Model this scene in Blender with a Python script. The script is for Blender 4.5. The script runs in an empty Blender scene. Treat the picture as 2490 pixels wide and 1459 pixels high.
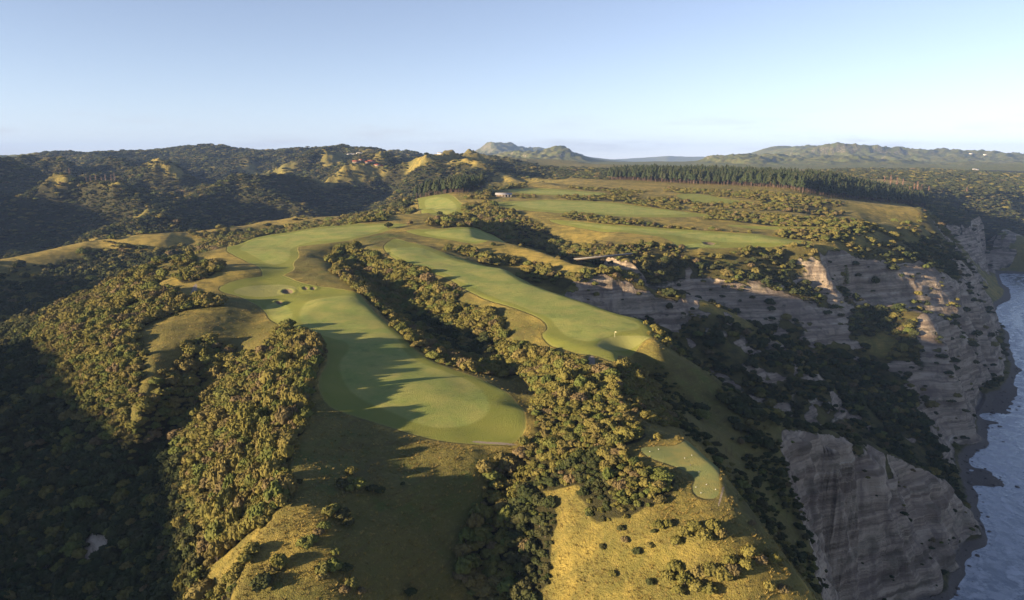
import bpy, bmesh, math, random
import numpy as np
from mathutils import Vector, Matrix, geometry

# ------------------------------------------------------------------ camera, sky, sun, exposure
scene = bpy.context.scene
COL = scene.collection
CAM_Z = 215.0
F_PX = 1778.0
PITCH = math.atan((729.5 - 388.0) / F_PX)
cam_data = bpy.data.cameras.new('camera')
cam = bpy.data.objects.new('camera', cam_data)
COL.objects.link(cam)
cam.location = (0.0, 0.0, CAM_Z)
cam.rotation_euler = (math.radians(90) - PITCH, 0.0, 0.0)
cam_data.sensor_fit = 'HORIZONTAL'
cam_data.sensor_width = 36.0
cam_data.lens = 36.0 * F_PX / 2490.0
cam_data.clip_start = 1.0
cam_data.clip_end = 60000.0
scene.camera = cam

HAZE = 5.0e-5
SUN_AZ = math.radians(65.0)       # shadows run this far to the right of straight ahead
SUN_EL = math.radians(11.0)
to_sun = Vector((-math.sin(SUN_AZ) * math.cos(SUN_EL), -math.cos(SUN_AZ) * math.cos(SUN_EL), math.sin(SUN_EL)))
sun_data = bpy.data.lights.new('sun', 'SUN')
sun_data.energy = 5.0
sun_data.angle = math.radians(0.9)
sun_data.color = (1.0, 0.77, 0.46)
sun = bpy.data.objects.new('sun', sun_data)
COL.objects.link(sun)
sun.rotation_euler = to_sun.to_track_quat('Z', 'Y').to_euler()
sun.location = (-300, -150, 500)

world = bpy.data.worlds.new('World')
scene.world = world
world.use_nodes = True
wn = world.node_tree.nodes
wl = world.node_tree.links
wn.clear()
w_out = wn.new('ShaderNodeOutputWorld')
w_bg = wn.new('ShaderNodeBackground')
w_sky = wn.new('ShaderNodeTexSky')
w_sky.sky_type = 'NISHITA'
w_sky.sun_disc = False
w_sky.sun_elevation = SUN_EL
w_sky.sun_rotation = math.atan2(to_sun.x, to_sun.y)
w_sky.altitude = 200
w_sky.air_density = 1.0
w_sky.dust_density = 0.0
w_sky.ozone_density = 2.0
w_bg.inputs['Strength'].default_value = 0.072
w_bw = wn.new('ShaderNodeRGBToBW')
w_mix = wn.new('ShaderNodeMix'); w_mix.data_type = 'RGBA'; w_mix.inputs[0].default_value = 0.56
w_tint = wn.new('ShaderNodeMix'); w_tint.data_type = 'RGBA'; w_tint.blend_type = 'MULTIPLY'; w_tint.inputs[0].default_value = 1.0
w_tint.inputs[7].default_value = (0.80, 0.88, 1.11, 1)
wl.new(w_sky.outputs[0], w_bw.inputs[0])
wl.new(w_sky.outputs[0], w_mix.inputs[6])
wl.new(w_bw.outputs[0], w_mix.inputs[7])
wl.new(w_mix.outputs[2], w_tint.inputs[6])
# thin bands of cloud lying low round the whole horizon
w_tc = wn.new('ShaderNodeTexCoord'); w_map = wn.new('ShaderNodeMapping'); w_map.inputs['Scale'].default_value = (5.0, 5.0, 42.0)
w_n = wn.new('ShaderNodeTexNoise'); w_n.inputs['Scale'].default_value = 1.0; w_n.inputs['Detail'].default_value = 6.0; w_n.inputs['Roughness'].default_value = 0.6
w_sep = wn.new('ShaderNodeSeparateXYZ')
w_r1 = wn.new('ShaderNodeMapRange'); w_r1.interpolation_type = 'SMOOTHSTEP'; w_r1.inputs[1].default_value = 0.46; w_r1.inputs[2].default_value = 0.72; w_r1.inputs[4].default_value = 0.7
w_r2 = wn.new('ShaderNodeMapRange'); w_r2.interpolation_type = 'SMOOTHSTEP'; w_r2.inputs[1].default_value = 0.075; w_r2.inputs[2].default_value = 0.012
w_m = wn.new('ShaderNodeMath'); w_m.operation = 'MULTIPLY'
w_cl = wn.new('ShaderNodeMix'); w_cl.data_type = 'RGBA'; w_cl.inputs[7].default_value = (3.05, 2.95, 3.05, 1)
wl.new(w_tc.outputs['Generated'], w_map.inputs[0]); wl.new(w_map.outputs[0], w_n.inputs['Vector']); wl.new(w_tc.outputs['Generated'], w_sep.inputs[0])
wl.new(w_n.outputs[0], w_r1.inputs[0]); wl.new(w_sep.outputs[2], w_r2.inputs[0])
wl.new(w_r1.outputs[0], w_m.inputs[0]); wl.new(w_r2.outputs[0], w_m.inputs[1])
wl.new(w_m.outputs[0], w_cl.inputs[0]); wl.new(w_tint.outputs[2], w_cl.inputs[6])
wl.new(w_cl.outputs[2], w_bg.inputs['Color'])
wl.new(w_bg.outputs[0], w_out.inputs['Surface'])

scene.view_settings.view_transform = 'Standard'
scene.view_settings.look = 'None'
scene.view_settings.gamma = 1.0
scene.view_settings.use_curve_mapping = False
scene.view_settings.exposure = 1.66
scene.cycles.max_bounces = 6
scene.cycles.diffuse_bounces = 2
scene.cycles.glossy_bounces = 2
scene.cycles.transmission_bounces = 2
scene.cycles.volume_bounces = 0
scene.cycles.use_denoising = True
# ------------------------------------------------------------------ land and object data
CTRL = [
 (34.3,191.7,136),(41,193.8,136),(37.2,185.9,135.7),(43,181.8,135.7),(46.9,175.4,135.7),(43.5,167.9,135.3),(44.8,163,135),(51.1,173.5,136),
 (48.3,186.1,136.2),(50.3,198.2,136.3),(53.8,179.7,136.6),(52.1,165.3,136),(52.5,155.7,134),(56.1,151.8,131),(61.6,148.3,127),(65.4,142.2,122),
 (67.9,128,115),(68.8,113.1,109.5),(69.7,98.2,104),(16.1,170.8,125),(25.3,163.1,128),(33.9,156.5,130.5),(41.9,150.9,132.5),(47.9,145.7,130.5),
 (49.9,140.3,127),(40.2,142.7,125.5),(29.6,152.5,123.5),(17.6,164,121),(25.1,146.8,119),(35.3,139.9,121.5),(13.3,159.4,115),(51.3,136.2,124),
 (19.7,155.6,119.5),(43.8,208.1,134.5),(40.3,231.9,133.5),(37,242.5,135),(41.2,261.2,136),(42.8,277.3,137),(59.7,298.7,138.5),(26.6,231.3,133),
 (17.2,215.2,132),(12.7,254.6,131),(24,265.1,134),(30.1,279.1,136.5),(9.3,289.7,130),(28.8,206.7,134),(28.5,186.8,133.5),(20.2,193.6,133),
 (9.2,205.7,130.5),(6.5,195.4,126),(17,182.2,128.5),(32.2,169.2,132.5),(24.4,172,130),(6.2,187.8,121),(14.2,172.7,124),(35.1,302.8,138),
 (42.5,287.2,138),(60.4,306.9,138.6),(49,320.3,138.7),(39.3,316,138.4),(64.6,322.2,138.8),(63.6,345.2,139.5),(48.9,362.4,140),(39.8,379.5,140.5),
 (30.6,396.7,141),(20.8,413.6,141.6),(11.1,430.4,142.2),(1.3,457,143.5),(-2.7,479.5,144.4),(-26.9,498.7,145),(-46.6,531.2,146.5),(-64.9,560,148.2),
 (-84.7,588.5,149.8),(-99.1,617.2,151.5),(33.2,293,137.5),(24,306.9,137.5),(13,321.7,137.6),(15.8,343.7,138.8),(7.4,358.3,139.4),(-1.1,372.9,140),
 (-19.5,401.9,141.2),(-33.3,433.1,143),(-54,463.6,144.6),(-68,486,146.3),(-82,508.3,148),(-98.3,552.8,150),(11.9,376.9,140.3),(-11,428.1,142.6),
 (-39.2,475.7,145.5),(-66.2,519.5,148),(30.4,340.6,139.5),(45,332.2,139.4),(-64.2,228.7,132.5),(-52.2,229.2,130.6),(-38.8,221.4,129.6),(-24.7,212.6,129),
 (-11.9,211,128.6),(4.4,210.2,129.3),(-36.4,253.2,133),(-55.2,274.4,134.5),(-22.5,264.8,132.5),(-6.5,244.6,131.3),(3.4,231.1,130.2),(-57.7,248.5,133),
 (-41,235.5,131.5),(-19.9,231.6,130),(-88.8,323.3,137.2),(-71.6,313.1,136.3),(-57.3,314.3,136),(-46.6,309.5,135),(-68.1,289.2,135.4),(-87.8,409.6,140.5),
 (-79.2,388.2,139.2),(-70.6,366.8,138),(-63.2,351.9,137.2),(-55.8,337,136.4),(-48.4,322,135.6),(-41.9,306.9,134.2),(-31.1,288.4,133),(-11.9,271.7,132),
 (-1.5,258.2,131.4),(4.6,238,130.6),(5.2,220.9,129.8),(-99.3,381,140.6),(-86.7,383,140.2),(-105.6,364,138.6),(-120,376.3,136),(-126.1,368.4,135.5),
 (-132.6,410.1,138.5),(-143.7,422.9,139.8),(-162.8,416.1,141),(-171.2,413.3,141.5),(-141,393.5,137),(-216.7,559.7,147.6),(-195.9,573.2,147.6),(-176.4,573.2,147.6),
 (-172.1,501.5,144.6),(-154,446.9,142),(-145.3,468.9,143.8),(-160.4,586.1,149.4),(-156.7,527.3,147),(-119.1,470.9,143.5),(-97.7,445.6,142.2),(-117.6,443.8,142.5),
 (-221.9,630.3,149.8),(-202.2,659.6,151.6),(-179.5,687,153.6),(-153.7,693,155),(-121.8,688.4,155.4),(-122.7,596.6,151.6),(-110,687.3,155.5),(-139.3,580.8,150),
 (-96,698.3,156.5),(-114.5,716.3,157),(-152.7,688.6,155),(-187.5,660.5,153),(-210.1,626.9,150.5),(-220.7,588.2,148.5),(-228.6,557.9,147.5),(-238.8,544.7,146),
 (-244.6,516.5,142.5),(-262.4,516.1,139),(-179.7,462,147.5),(-166.1,453.1,146.2),(-198.3,468.9,146.5),(-190.7,437.7,143.5),(-211.9,456.9,143),(-187,401.4,141.3),
 (-178.9,426.9,142.8),(-192.2,412.8,141.6),(-209.2,403.8,138.5),(-216.8,382.9,133.5),(-235,386.5,127.5),(-260.7,402.9,119),(-283.2,424.3,111),(-305.8,445.6,103),
 (-332,459.6,94),(-146.5,372.9,140),(-157,357.1,139),(-160.1,336.2,136.5),(-155.4,311.5,133),(-149.7,293.1,129),(-145.5,277.3,123.5),(-143.3,267.5,118.5),
 (-142.2,258.6,112),(-147,253.9,101),(-178.7,338.3,136),(-196,340.2,129.5),(-222.4,352.8,120),(-211.7,330.6,114),(-189.5,309.7,118.5),(-170.8,303.4,126),
 (-179.6,291.1,110),(-161.2,280,114),(-164.3,278.1,106),(-200.4,310.2,105),(-262,397.4,108),(-249.8,373.2,101),(-135.8,366.1,136),(-128.7,334.2,131),
 (-126.7,310.2,124),(-129.9,292.2,115),(-134.6,278.1,106),(-139.1,255.5,97),(-139.2,239.8,92.5),(-139.3,224.2,88),(-142.6,199.3,79),(-142.6,181.5,73.5),
 (-142.6,163.7,68),(-141.6,328.3,132.5),(-143.3,305.1,125.5),(-141.7,284.9,117.5),(-105.9,330.6,137.8),(-98.4,314.6,138),(-90.8,298.5,138.2),(-76.5,276.6,137.2),
 (-73.4,262,136.8),(-70.3,247.4,136.4),(-66.6,221.2,135.2),(-63.9,196.6,133),(-59.5,179.8,130.8),(-59.9,168.8,128.3),(-107.8,318.3,135),(-105,304,132.5),
 (-102.3,289.7,130),(-107.2,265.9,124),(-106.6,247.5,118),(-112.5,239.6,112),(-106.7,219.4,108),(-96.6,195.9,104),(-89.9,177.4,99),(-85,164.5,94.5),
 (-80,151.6,90),(-89.4,276.1,134),(-87.5,245.4,129.5),(-87,227.1,126),(-87.2,212.4,121),(-80.4,193.8,118),(-81.7,184.4,113),(-71.9,191.1,125.5),
 (-120.5,223.2,93),(-110.5,194.2,88),(-126.8,243.5,101),(-59.9,168.8,128.3),(-61.1,159.8,125.5),(-61.6,152.4,122.5),(-62.2,146.1,119.5),(-62.1,135.6,113),
 (-60.5,116.1,102),(-82.4,174.4,108),(-75.1,162.1,109),(-54.1,170,128.8),(-47.2,167.2,128),(-48.8,157.8,125.6),(-50.5,149.9,123),(-50.8,144.5,120.5),
 (-50.1,135.6,113),(-41.2,162.8,126),(-40.1,153.3,123),(-38.6,146.1,119.5),(-37.1,138.2,111),(-58.4,202,132),(-51.2,183.2,130.4),(-48.1,210.1,130),
 (-41.2,187.5,128.4),(-34.9,205,128.2),(-29.7,185.8,125.6),(-22.3,201.7,127),(-18.8,188.2,122),(-11.7,205.7,126.6),(-11.3,197.5,123.8),(-32.5,169,122.6),
 (-25.4,169.4,119),(-17.8,176.5,115),(-29.6,151.4,116),(-21.1,157.5,112),(-22.9,147.5,104),(5,212.2,128.5),(1.2,208.2,125.5),(-1.8,199.5,119),
 (-5.1,186.6,113),(-7,174.4,108),(-5.8,168.2,105),(-4.4,155.5,98),(-2.2,140.1,91),(0,124.7,84),(7.2,180.6,117.5),(5.8,171.6,112),
 (4.6,162.9,108.5),(13.9,142.2,108),(28.1,123.7,113),(42.2,118.9,117),(-34,115.1,94),(16.8,96.6,98),(-135.6,578.3,147),(-119.7,534.3,140),
 (-107.3,508.1,136.8),(-94.8,481.9,133.5),(-86.2,462.1,132.3),(-77.7,442.4,131.2),(-69.1,422.6,130),(-58.2,401.9,128),(-47.3,381.2,126),(-37.3,364.4,124.8),
 (-27.2,347.6,123.5),(-18.6,330.4,124.2),(-10,313.2,125),(-3.8,295.9,125.8),(2.5,278.6,126.5),(4.6,263.5,127.5),(6.8,248.4,128.4),(9,233.3,129.4),
 (-113,547.6,147.5),(-81,482.3,139),(-50.6,431.6,134.5),(-25.6,386.9,131.5),(-5.1,350.8,131),(8.2,315.3,132),(-121.9,505.8,144),(-130,493,145.8),
 (-99.1,640.4,152),(-70.4,642.1,154),(-32.9,613.8,151.5),(1.7,588.2,148.5),(26.6,552.2,146.3),(45.4,516.5,142.5),(55.2,498.1,140.8),(72.5,500.5,139),
 (81.1,500.4,137),(92.3,498.4,133),(113.8,505,129),(-86,623.5,150.5),(-54.3,582.5,147.5),(-30.5,567.9,145),(-20,542.5,143.5),(-48.5,571.7,145.5),
 (-23.4,550.5,141.5),(4.6,537.6,138),(25.4,527,136.5),(44.2,501.8,136.5),(54.6,491.8,137.5),(-35,656.3,154.5),(-5,585.2,149.5),(-78.3,716.3,157),
 (-47.7,739.3,157.2),(-120.9,757.6,160),(-80.1,773.5,161),(-37.9,710.2,155.5),(-25,545,141),(-12.5,525,137),(0,505,133),(30,478,118),
 (45,464,109),(60,450,100),(80,441,88),(100,432,76),(125,430,66),(150,428,56),(175,434,48),(200,440,40),
 (225,446,32),(250,452,24),(290,462,10),(318,466,2),(4.7,483.6,136),(22.7,467.3,130),(44,438.7,126),(61.5,419.4,124),
 (77.8,402.4,122),(81.1,369.1,124),(35.5,478.9,134),(55.2,497.3,137.2),(69.5,494.8,137.6),(80.7,496.6,131),(101.5,500.5,126),(34.3,478,114.7),
 (53.6,478,113.3),(70.7,482,111),(93.3,484,109.1),(109.9,482,102.5),(113.8,505,129),(139.2,512,118),(164.3,515,105.4),(181,510,95.9),
 (206.2,503,76.5),(228,495,54.7),(62.7,304.9,138),(75,319.1,131),(83.1,313.2,125),(97.8,300.1,116),(112.2,289.4,107),(123.2,289.9,101),
 (53.1,288.1,127),(56.9,272.8,125),(66.2,277.6,120),(68.2,253,119),(81.1,254.6,112),(89,249.9,106),(83.5,228.6,105),(53.6,223,129),
 (82.6,213.7,101),(87.8,205,92),(94,200.3,84),(104,266.1,104),(54.8,298.6,131),(112,345,88),(124.7,354,79.3),(137.3,363,70.7),
 (150,372,62),(170,378.5,54),(190,385,46),(123.2,289.9,101),(142.5,305,92),(160.1,317.9,84),(181.4,334.1,65),(196.4,340.6,50),
 (203.1,343.7,31),(227.5,357.9,26),(230.3,354.8,14),(226.2,347.4,3),(116.2,284.8,98),(124.6,291.1,88),(127.8,293.4,70),(132.5,294.7,50),
 (138.3,291.8,30),(143.3,291.6,12),(145.2,281.8,3),(142.8,311.8,79),(166,327.4,68),(185,338.8,52),(143.8,300.2,6),(165.2,309.3,4),
 (183.3,318.3,3.2),(201.3,327.4,2.5),(226.1,347.1,2),(239.2,362.6,2),(252.3,378.2,2),(123.2,289.9,101),(132.5,302.3,97.5),(141.8,314.8,94),
 (151.1,327.2,90.6),(160.5,339.6,87.1),(169.8,352,83.6),(195,362,69),(219,372,56.3),(243.3,384,40.1),(263.3,396,20.6),(277.4,406.5,3),
 (211.1,352,27.2),(231.2,362,14.7),(250.4,375.1,2.5),(277.3,405.3,2),(281.2,412,2),(295,443.2,2),(308.8,474.4,2),(324.4,503,2),
 (332.2,640,87.4),(342.4,618,88.2),(351.9,600,87.3),(342.8,560,67.6),(347.8,545,45.2),(351.3,535,25.3),(371.2,558.7,3),(326.6,575,67.1),
 (326.4,550,47),(333,535,25.3),(338.6,521.6,3),(351.9,600,87.3),(390.5,625,76.5),(418.5,640,46.5),(423.4,640,15.6),(339,521.7,2),
 (368.8,556.8,2),(389.1,586.8,2),(409.4,616.9,2),(430.4,645.6,2),(296.1,600,74.9),(299.7,570,61.5),(306.5,550,53.6),(274.4,565,59.5),
 (274.6,535,41.8),(301.3,525,35.3),(251.4,575,70.5),(316,592,76.8),(-62,870,158),(-51.3,833.3,152.3),(-40.7,796.7,146.7),(-30,760,141),
 (-7.5,720,133.5),(15,680,126),(27.3,653.3,121.3),(39.7,626.7,116.7),(52,600,112),(81,583,105),(110,566,98),(140,562,91),
 (170,558,84),(200,551.5,73),(230,545,62),(252.5,530,51),(275,515,40),(305,490,18),(148.8,600,113.5),(176.2,600,113.5),
 (189.3,598,113.2),(216.6,597,107.8),(245.8,600,97.8),(285.7,610,87),(150.4,590,101.5),(179.5,585,97.3),(208.4,580,91.5),(245.8,580,83),
 (275.1,585,78.4),(94.6,586.8,141),(125.3,625,141.5),(152.5,620,137.9),(179.8,630,138.8),(213.1,645,139.9),(240.3,650,140.8),(275.6,655,138.7),
 (298.8,665,134.9),(319.8,672,125.3),(105.5,590,128.8),(134.6,600,127.3),(164.2,608,122.7),(205.3,618,124.7),(245.3,630,119.3),(282.9,640,106.8),
 (116.4,575,117.8),(319.8,672,125.3),(353.5,690,125.2),(389.5,705,120.1),(411.9,712,115),(436.1,720,103.6),(459.2,728,87.7),(482.8,735,67.2),
 (497.8,738,47),(516.7,748.3,18),(506.2,726,2),(315.3,655,87.1),(347.1,662,85.7),(385,668,81.8),(419.4,672,70),(440.8,676,57.1),
 (395.8,650,63.2),(427.1,670,31.6),(458.4,690,0),(433,648,2),(469.9,677,2),(511.6,733.6,2),(539.8,778.4,2),(567.9,823.3,2),
 (596,868.1,2),(625.9,927.6,2),(655.8,987.1,2),(696.9,1059,2),(759.5,1124.3,2),(794.6,1171.1,2),(833.1,1259.4,2),(882.5,1345.4,2),
 (931.8,1431.4,2),(981.2,1517.4,2),(1008.9,1568.5,2),(1080,1595.3,2),(1154,1637.2,2),(1312,1712.2,2),(1439.1,1745.2,2),(1566.1,1778.3,2),
 (1693.2,1811.4,2),(593.4,900,57.6),(696.8,1080,51),(712,1150,73.2),(652.7,1100,110.5),(844.8,1350,101.9),(1087.2,1640,31.4),(1150.3,1680,74.3),
 (1174.5,1680,69.5),(552.7,900,98.9),(502.2,860,118.8),(1012.3,1600,63),(1254.8,1650,76.8),(1483,1600,98.8),(45,764,151),(101.9,710.5,147.5),
 (177.6,693.5,146),(227.8,668.1,144),(133.4,667,146),(73.4,634.4,144),(267.6,645.4,143.5),(2.4,856.1,160),(70,805.8,156.5),(155.3,780.2,154),
 (234,750.8,150),(319.3,705.3,148),(341.1,805.8,152),(330.6,902.8,157),(229.6,902.9,159.5),(127.5,894.8,160),(28.6,929.9,163),(386.9,787.8,149),
 (454.8,939.9,152),(478.1,857,148),(519.5,972.8,152.5),(545.2,969.8,150),(473.3,900,129.5),(380,830,140.8),(-52.6,992.4,165),(-90.5,1047.7,168),
 (-8.4,1002.4,165.6),(-143,1047.7,168),(-97.8,854.1,162.5),(-64.4,854.1,162.5),(-70.2,1007.9,167),(3.7,1318.2,174),(178,1255.6,172.5),(304.3,1202.3,171),
 (382.3,1047.7,168),(439.4,978.3,163),(557.4,992.4,154),(88.5,1025.4,169),(194.5,982.4,165.5),(304.1,982.4,165.5),(123.1,1430.5,176),(-40.4,1617,178),
 (415.8,1483.3,177),(553,1318.2,174),(717.5,1250,124.2),(772.9,1300,118.6),(828.2,1350,113),(883.6,1400,107.3),(938.9,1450,101.6),(1003.4,1512.5,95.6),
 (1067.8,1575,89.5),(1132.3,1637.5,83.4),(1196.7,1700,77.3),(629.5,1500,165.9),(717.4,1550,161.2),(805.4,1600,156.4),(879.4,1650,153),(953.4,1700,149.6),
 (1027.5,1750,146.1),(1124.1,1800,141.4),(1220.8,1850,136.6),(1317.5,1900,131.9),(1469.3,1950,128.6),(1621.1,2000,125.3),(795.4,1900,176.7),(1286.9,2200,170.7),
 (1657.6,2400,160.1),(2019,2500,150.9),(2068.8,3000,170.9),(1533.2,2900,180.3),(1015,2600,181.1),(579.5,2300,185),(296.5,2100,187.6),(-60,840,140),
 (-98.3,836,138),(-136.7,832,136.1),(-175.1,828,134.1),(-213.4,824,132.1),(-251.7,820,130.2),(-215,760,108),(-247.5,725,101),(-280,690,94),
 (-301.7,663.3,90.7),(-323.3,636.7,87.3),(-345,610,84),(-370,580,81.3),(-395,550,78.7),(-420,520,76),(-445,497.5,73.5),(-470,475,71),
 (-495,452.5,68.5),(-520,430,66),(-550,413.3,64.2),(-580,396.7,62.3),(-610,380,60.5),(-640,363.3,58.7),(-670,346.7,56.8),(-700,330,55),
 (-379.9,705,95.8),(-385.6,645,94.7),(-389.5,592,90.7),(-358.5,795,103.4),(-451.6,655,92.8),(-380.8,530,91.2),(-283.5,410,94.7),(-244.7,350,90.9),
 (-195.7,290,84.8),(-203.3,275,82.7),(-168.8,225,76.9),(-146.4,215,74.4),(-241.3,290,94),(-320.4,380,103.5),(-579.7,679.9,100),(-559.3,732.4,108),
 (-543.3,770.5,113),(-514.1,816.4,119),(-492.5,870,125),(-443.7,860.6,125),(-411.5,864.8,127),(-399.1,928.6,132),(-364.8,949,135.5),(-340.2,1003.9,141),
 (-304.5,1036.9,145.5),(-293.3,1086.2,148.5),(-282.1,1135.5,151.5),(-254.4,1184.7,154),(-518.3,730,91.5),(-499.1,766,94.3),(-460,815,100.6),(-425.5,840,106.7),
 (-374.5,891,115.3),(-326.1,958,121.3),(-280.5,1076,130.9),(-236.1,1095,135.5),(-561.5,705,91.7),(-399.9,868,109),(-482.5,790,97.3),(-900,820,70),
 (-848,842,72),(-796,864,74),(-744,886,76),(-692,908,78),(-640,930,80),(-600,962.5,83),(-560,995,86),(-520,1027.5,89),
 (-480,1060,92),(-440,1130,98),(-400,1200,104),(-376.7,1260,108.7),(-353.3,1320,113.3),(-330,1380,118),(-312.5,1447.5,121.5),(-295,1515,125),
 (-277.5,1582.5,128.5),(-260,1650,132),(-330,1380,118),(-352.5,1460,120.5),(-375,1540,123),(-397.5,1620,125.5),(-420,1700,128),(-486.7,1783.3,130.3),
 (-553.3,1866.7,132.7),(-620,1950,135),(-857.5,1250,124.2),(-817.3,1300,135.1),(-764.2,1350,147),(-625.2,1250,138.2),(-525.4,1180,129.3),(-512.2,1300,135.1),
 (-1175.4,1700,166.8),(-1061.5,1700,171.4),(-982.2,1650,166.1),(-902.8,1600,160.8),(-820.8,1525,157.4),(-738.7,1450,153.9),(-672.4,1400,150.5),(-606.1,1350,147),
 (-1416.2,1900,181.9),(-1267.8,2000,191.1),(-1129.3,1950,181),(-969.9,1850,172.7),(-503.4,1500,180.7),(-447.9,1480,173),(-385.6,1430,166.6),(-341.6,1380,164.5),
 (-380.4,1300,153.1),(-414.3,1270,151),(-432.7,1240,145.7),(-795.1,2100,207),(-695.9,1950,197),(-742.8,1800,188.6),(-759.2,1700,176.1),(-760.5,1660,167.9),
 (-381.2,1700,194.7),(-438.7,1775,198.8),(-496.2,1850,202.9),(-571.5,1925,205.2),(-646.7,2000,207.4),(-287.1,1500,180.7),(-221.6,1400,175.3),(-230.6,1200,161.2),
 (-162.7,1060,155.7),(-183.6,1010,147.3),(-137.1,960,145.3),(-213.2,1300,171),(-203.9,1500,180.7),(-246.8,1180,155.6),(-278.5,1300,163.8),(-326.1,1450,173.9),
 (-2303.3,2700,219.4),(-2005.8,2700,215),(-1855.9,2700,220.9),(-1765.5,2700,228.2),(-1705.2,2700,234),(-1660.7,2700,232.6),(-1616.6,2750,223.9),(-1537.4,2800,228.7),
 (-1420.6,2700,250.1),(-1360.7,2700,254.4),(-1340.9,2750,250.7),(-1318.3,2800,258.9),(-1295,2850,256.6),(-1222,2900,255.8),(-1094.7,2900,249.5),(-984,2950,242.2),
 (-839.5,2900,240.1),(-760,2750,244.4),(-680.4,2600,248.8),(-644.2,2600,257.2),(-572.8,2600,254.4),(-533.1,2650,245.1),(-513.7,2700,236.9),(-477.6,2750,240.3),
 (-440.2,2800,233.2),(-423.9,2900,235.4),(-382.6,2950,229.4),(-342,3100,236.8),(-282.6,3200,223.7),(-246,3300,220.4),(-1965.2,2300,200),(-1774.4,2300,200),
 (-1583.6,2300,200),(-1423.1,2350,199.7),(-1266.7,2300,190),(-1138.4,2300,200),(-1033.7,2350,193.3),(-896.9,2300,197.5),(-788.7,2400,215),(-641.8,2300,210),
 (-872.8,2000,147.3),(-767,1900,135),(-717.8,1825,130.9),(-668.5,1750,126.8),(-620.1,1650,123.3),(-571.7,1550,119.7),(-540.6,2200,218.6),(-455.5,2200,218.6),
 (-387.5,2300,212.5),(-298.4,2400,209.8),(-414.8,2000,202),(-299.6,1900,197.4),(-204.7,2000,196.5),(-144.6,1800,188.6),(-183.7,1700,185.4),(-99.9,1900,192.3),
 (5.3,1900,190.2),(-306.9,3000,198.7),(-197,3100,208.3),(-111.2,3100,226.8),(-50.5,3050,218.3),(8.3,3000,228),(104.1,2900,221.3),(208.8,2800,212),
 (261.2,2700,200.3),(-208.4,2600,200.9),(-62.2,2500,201.4),(76.1,2500,196),(214.4,2500,191.9),(-1700,1700,240),(-1625,1612.5,236.2),(-1550,1525,232.5),  # unseen ridge left of view starts here, heights set to shade the valleys
 (-1475,1437.5,228.8),(-1400,1350,225),(-1355,1285,220.8),(-1310,1220,216.7),(-1265,1155,212.5),(-1220,1090,208.3),(-1175,1025,204.2),(-1130,960,200),
 (-1091.7,910.3,196.6),(-1053.4,860.6,193.1),(-1015.1,810.9,189.7),(-976.9,761.1,186.3),(-938.6,711.4,182.9),(-900.3,661.7,179.4),(-862,612,176),(-838.6,574.6,181.8),
 (-815.2,537.2,187.6),(-791.8,499.8,193.4),(-768.4,462.4,199.2),(-745,425,205),(-723.8,393.8,205.2),(-702.5,362.5,205.5),(-681.2,331.2,205.8),(-660,300,206),
 (-643.7,272,205),(-627.3,244,204),(-611,216,203),(-594.7,188,202),(-578.3,160,201),(-562,132,200),(-543,113.6,197.8),(-524,95.2,195.6),
 (-505,76.8,193.4),(-486,58.4,191.2),(-467,40,189),(-455.6,24.2,187.6),(-444.2,8.3,186.2),(-432.8,-7.5,184.8),(-421.3,-23.3,183.3),(-409.9,-39.2,181.9),
 (-398.5,-55,180.5),(-387.1,-70.8,179.1),(-375.7,-86.7,177.7),(-364.2,-102.5,176.2),(-352.8,-118.3,174.8),(-341.4,-134.2,173.4),(-330,-150,172),(-2500,1500,210),
 (-2000,800,170),(-1300,300,150),(-1000,0,140),(-700,-250,120),(-100,40,72),(100,40,70),(-250,130,60),(-250,-50,70),
 (155.1,279.1,-3),(168.3,289.4,-2.6),(181.4,299.6,-2.2),(194.5,309.9,-1.8),(207.6,320.1,-1.4),(220.8,330.3,-1),(241.5,355.9,-1),(270.1,381.2,-1),
 (283.1,404.9,-1),(296,428.7,-1),(307.1,454.9,-1),(318.1,481.1,-1),(340,505.5,-1),(361.9,529.8,-1),(377.6,549.3,-1),(393.7,596.7,-1),
 (432.6,648.7,-1),(478.7,682.5,-1),(507.3,721.1,-1),(535.9,759.8,-1),(567.3,809.6,-1),(598.6,859.5,-1),(628.7,915.4,-1),(658.8,971.4,-1),
 (688.8,1027.4,-1),(718.9,1083.4,-1),(762.4,1119.5,-1),(808.3,1180,-1),(854.3,1277.1,-1),(900.6,1360.2,-1),(946.9,1443.2,-1),(993.2,1526.3,-1),
 (1117.7,1583.9,-1),(1219.2,1614.4,-1),(1320.6,1644.8,-1),(1422.1,1675.3,-1),(1523.6,1705.8,-1),(1625.1,1736.3,-1),(150,150,6),(110,95,14),
 (220,170,-3),(250,60,-6),(150,20,0),(330,250,-8),(340,272.2,-8),(350,294.4,-8),(360,316.7,-8),(370,338.9,-8),
 (380,361.1,-8),(390,383.3,-8),(400,405.6,-8),(410,427.8,-8),(420,450,-8),(440,478.6,-8),(460,507.1,-8),(480,535.7,-8),
 (500,564.3,-8),(520,592.9,-8),(540,621.4,-8),(560,650,-8),(590,693.8,-8),(620,737.5,-8),(650,781.2,-8),(680,825,-8),
 (710,868.8,-8),(740,912.5,-8),(770,956.2,-8),(800,1000,-8),(840,1060,-8.4),(880,1120,-8.8),(920,1180,-9.2),(960,1240,-9.6),
 (1000,1300,-10),(1083.3,1308.3,-10.3),(1166.7,1316.7,-10.7),(1250,1325,-11),(1333.3,1333.3,-11.3),(1416.7,1341.7,-11.7),(1500,1350,-12),(1625,1337.5,-12),
 (1750,1325,-12),(1875,1312.5,-12),(2000,1300,-12),(2125,1287.5,-12),(2250,1275,-12),(2375,1262.5,-12),(2500,1250,-12),(2625,1237.5,-12),
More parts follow.
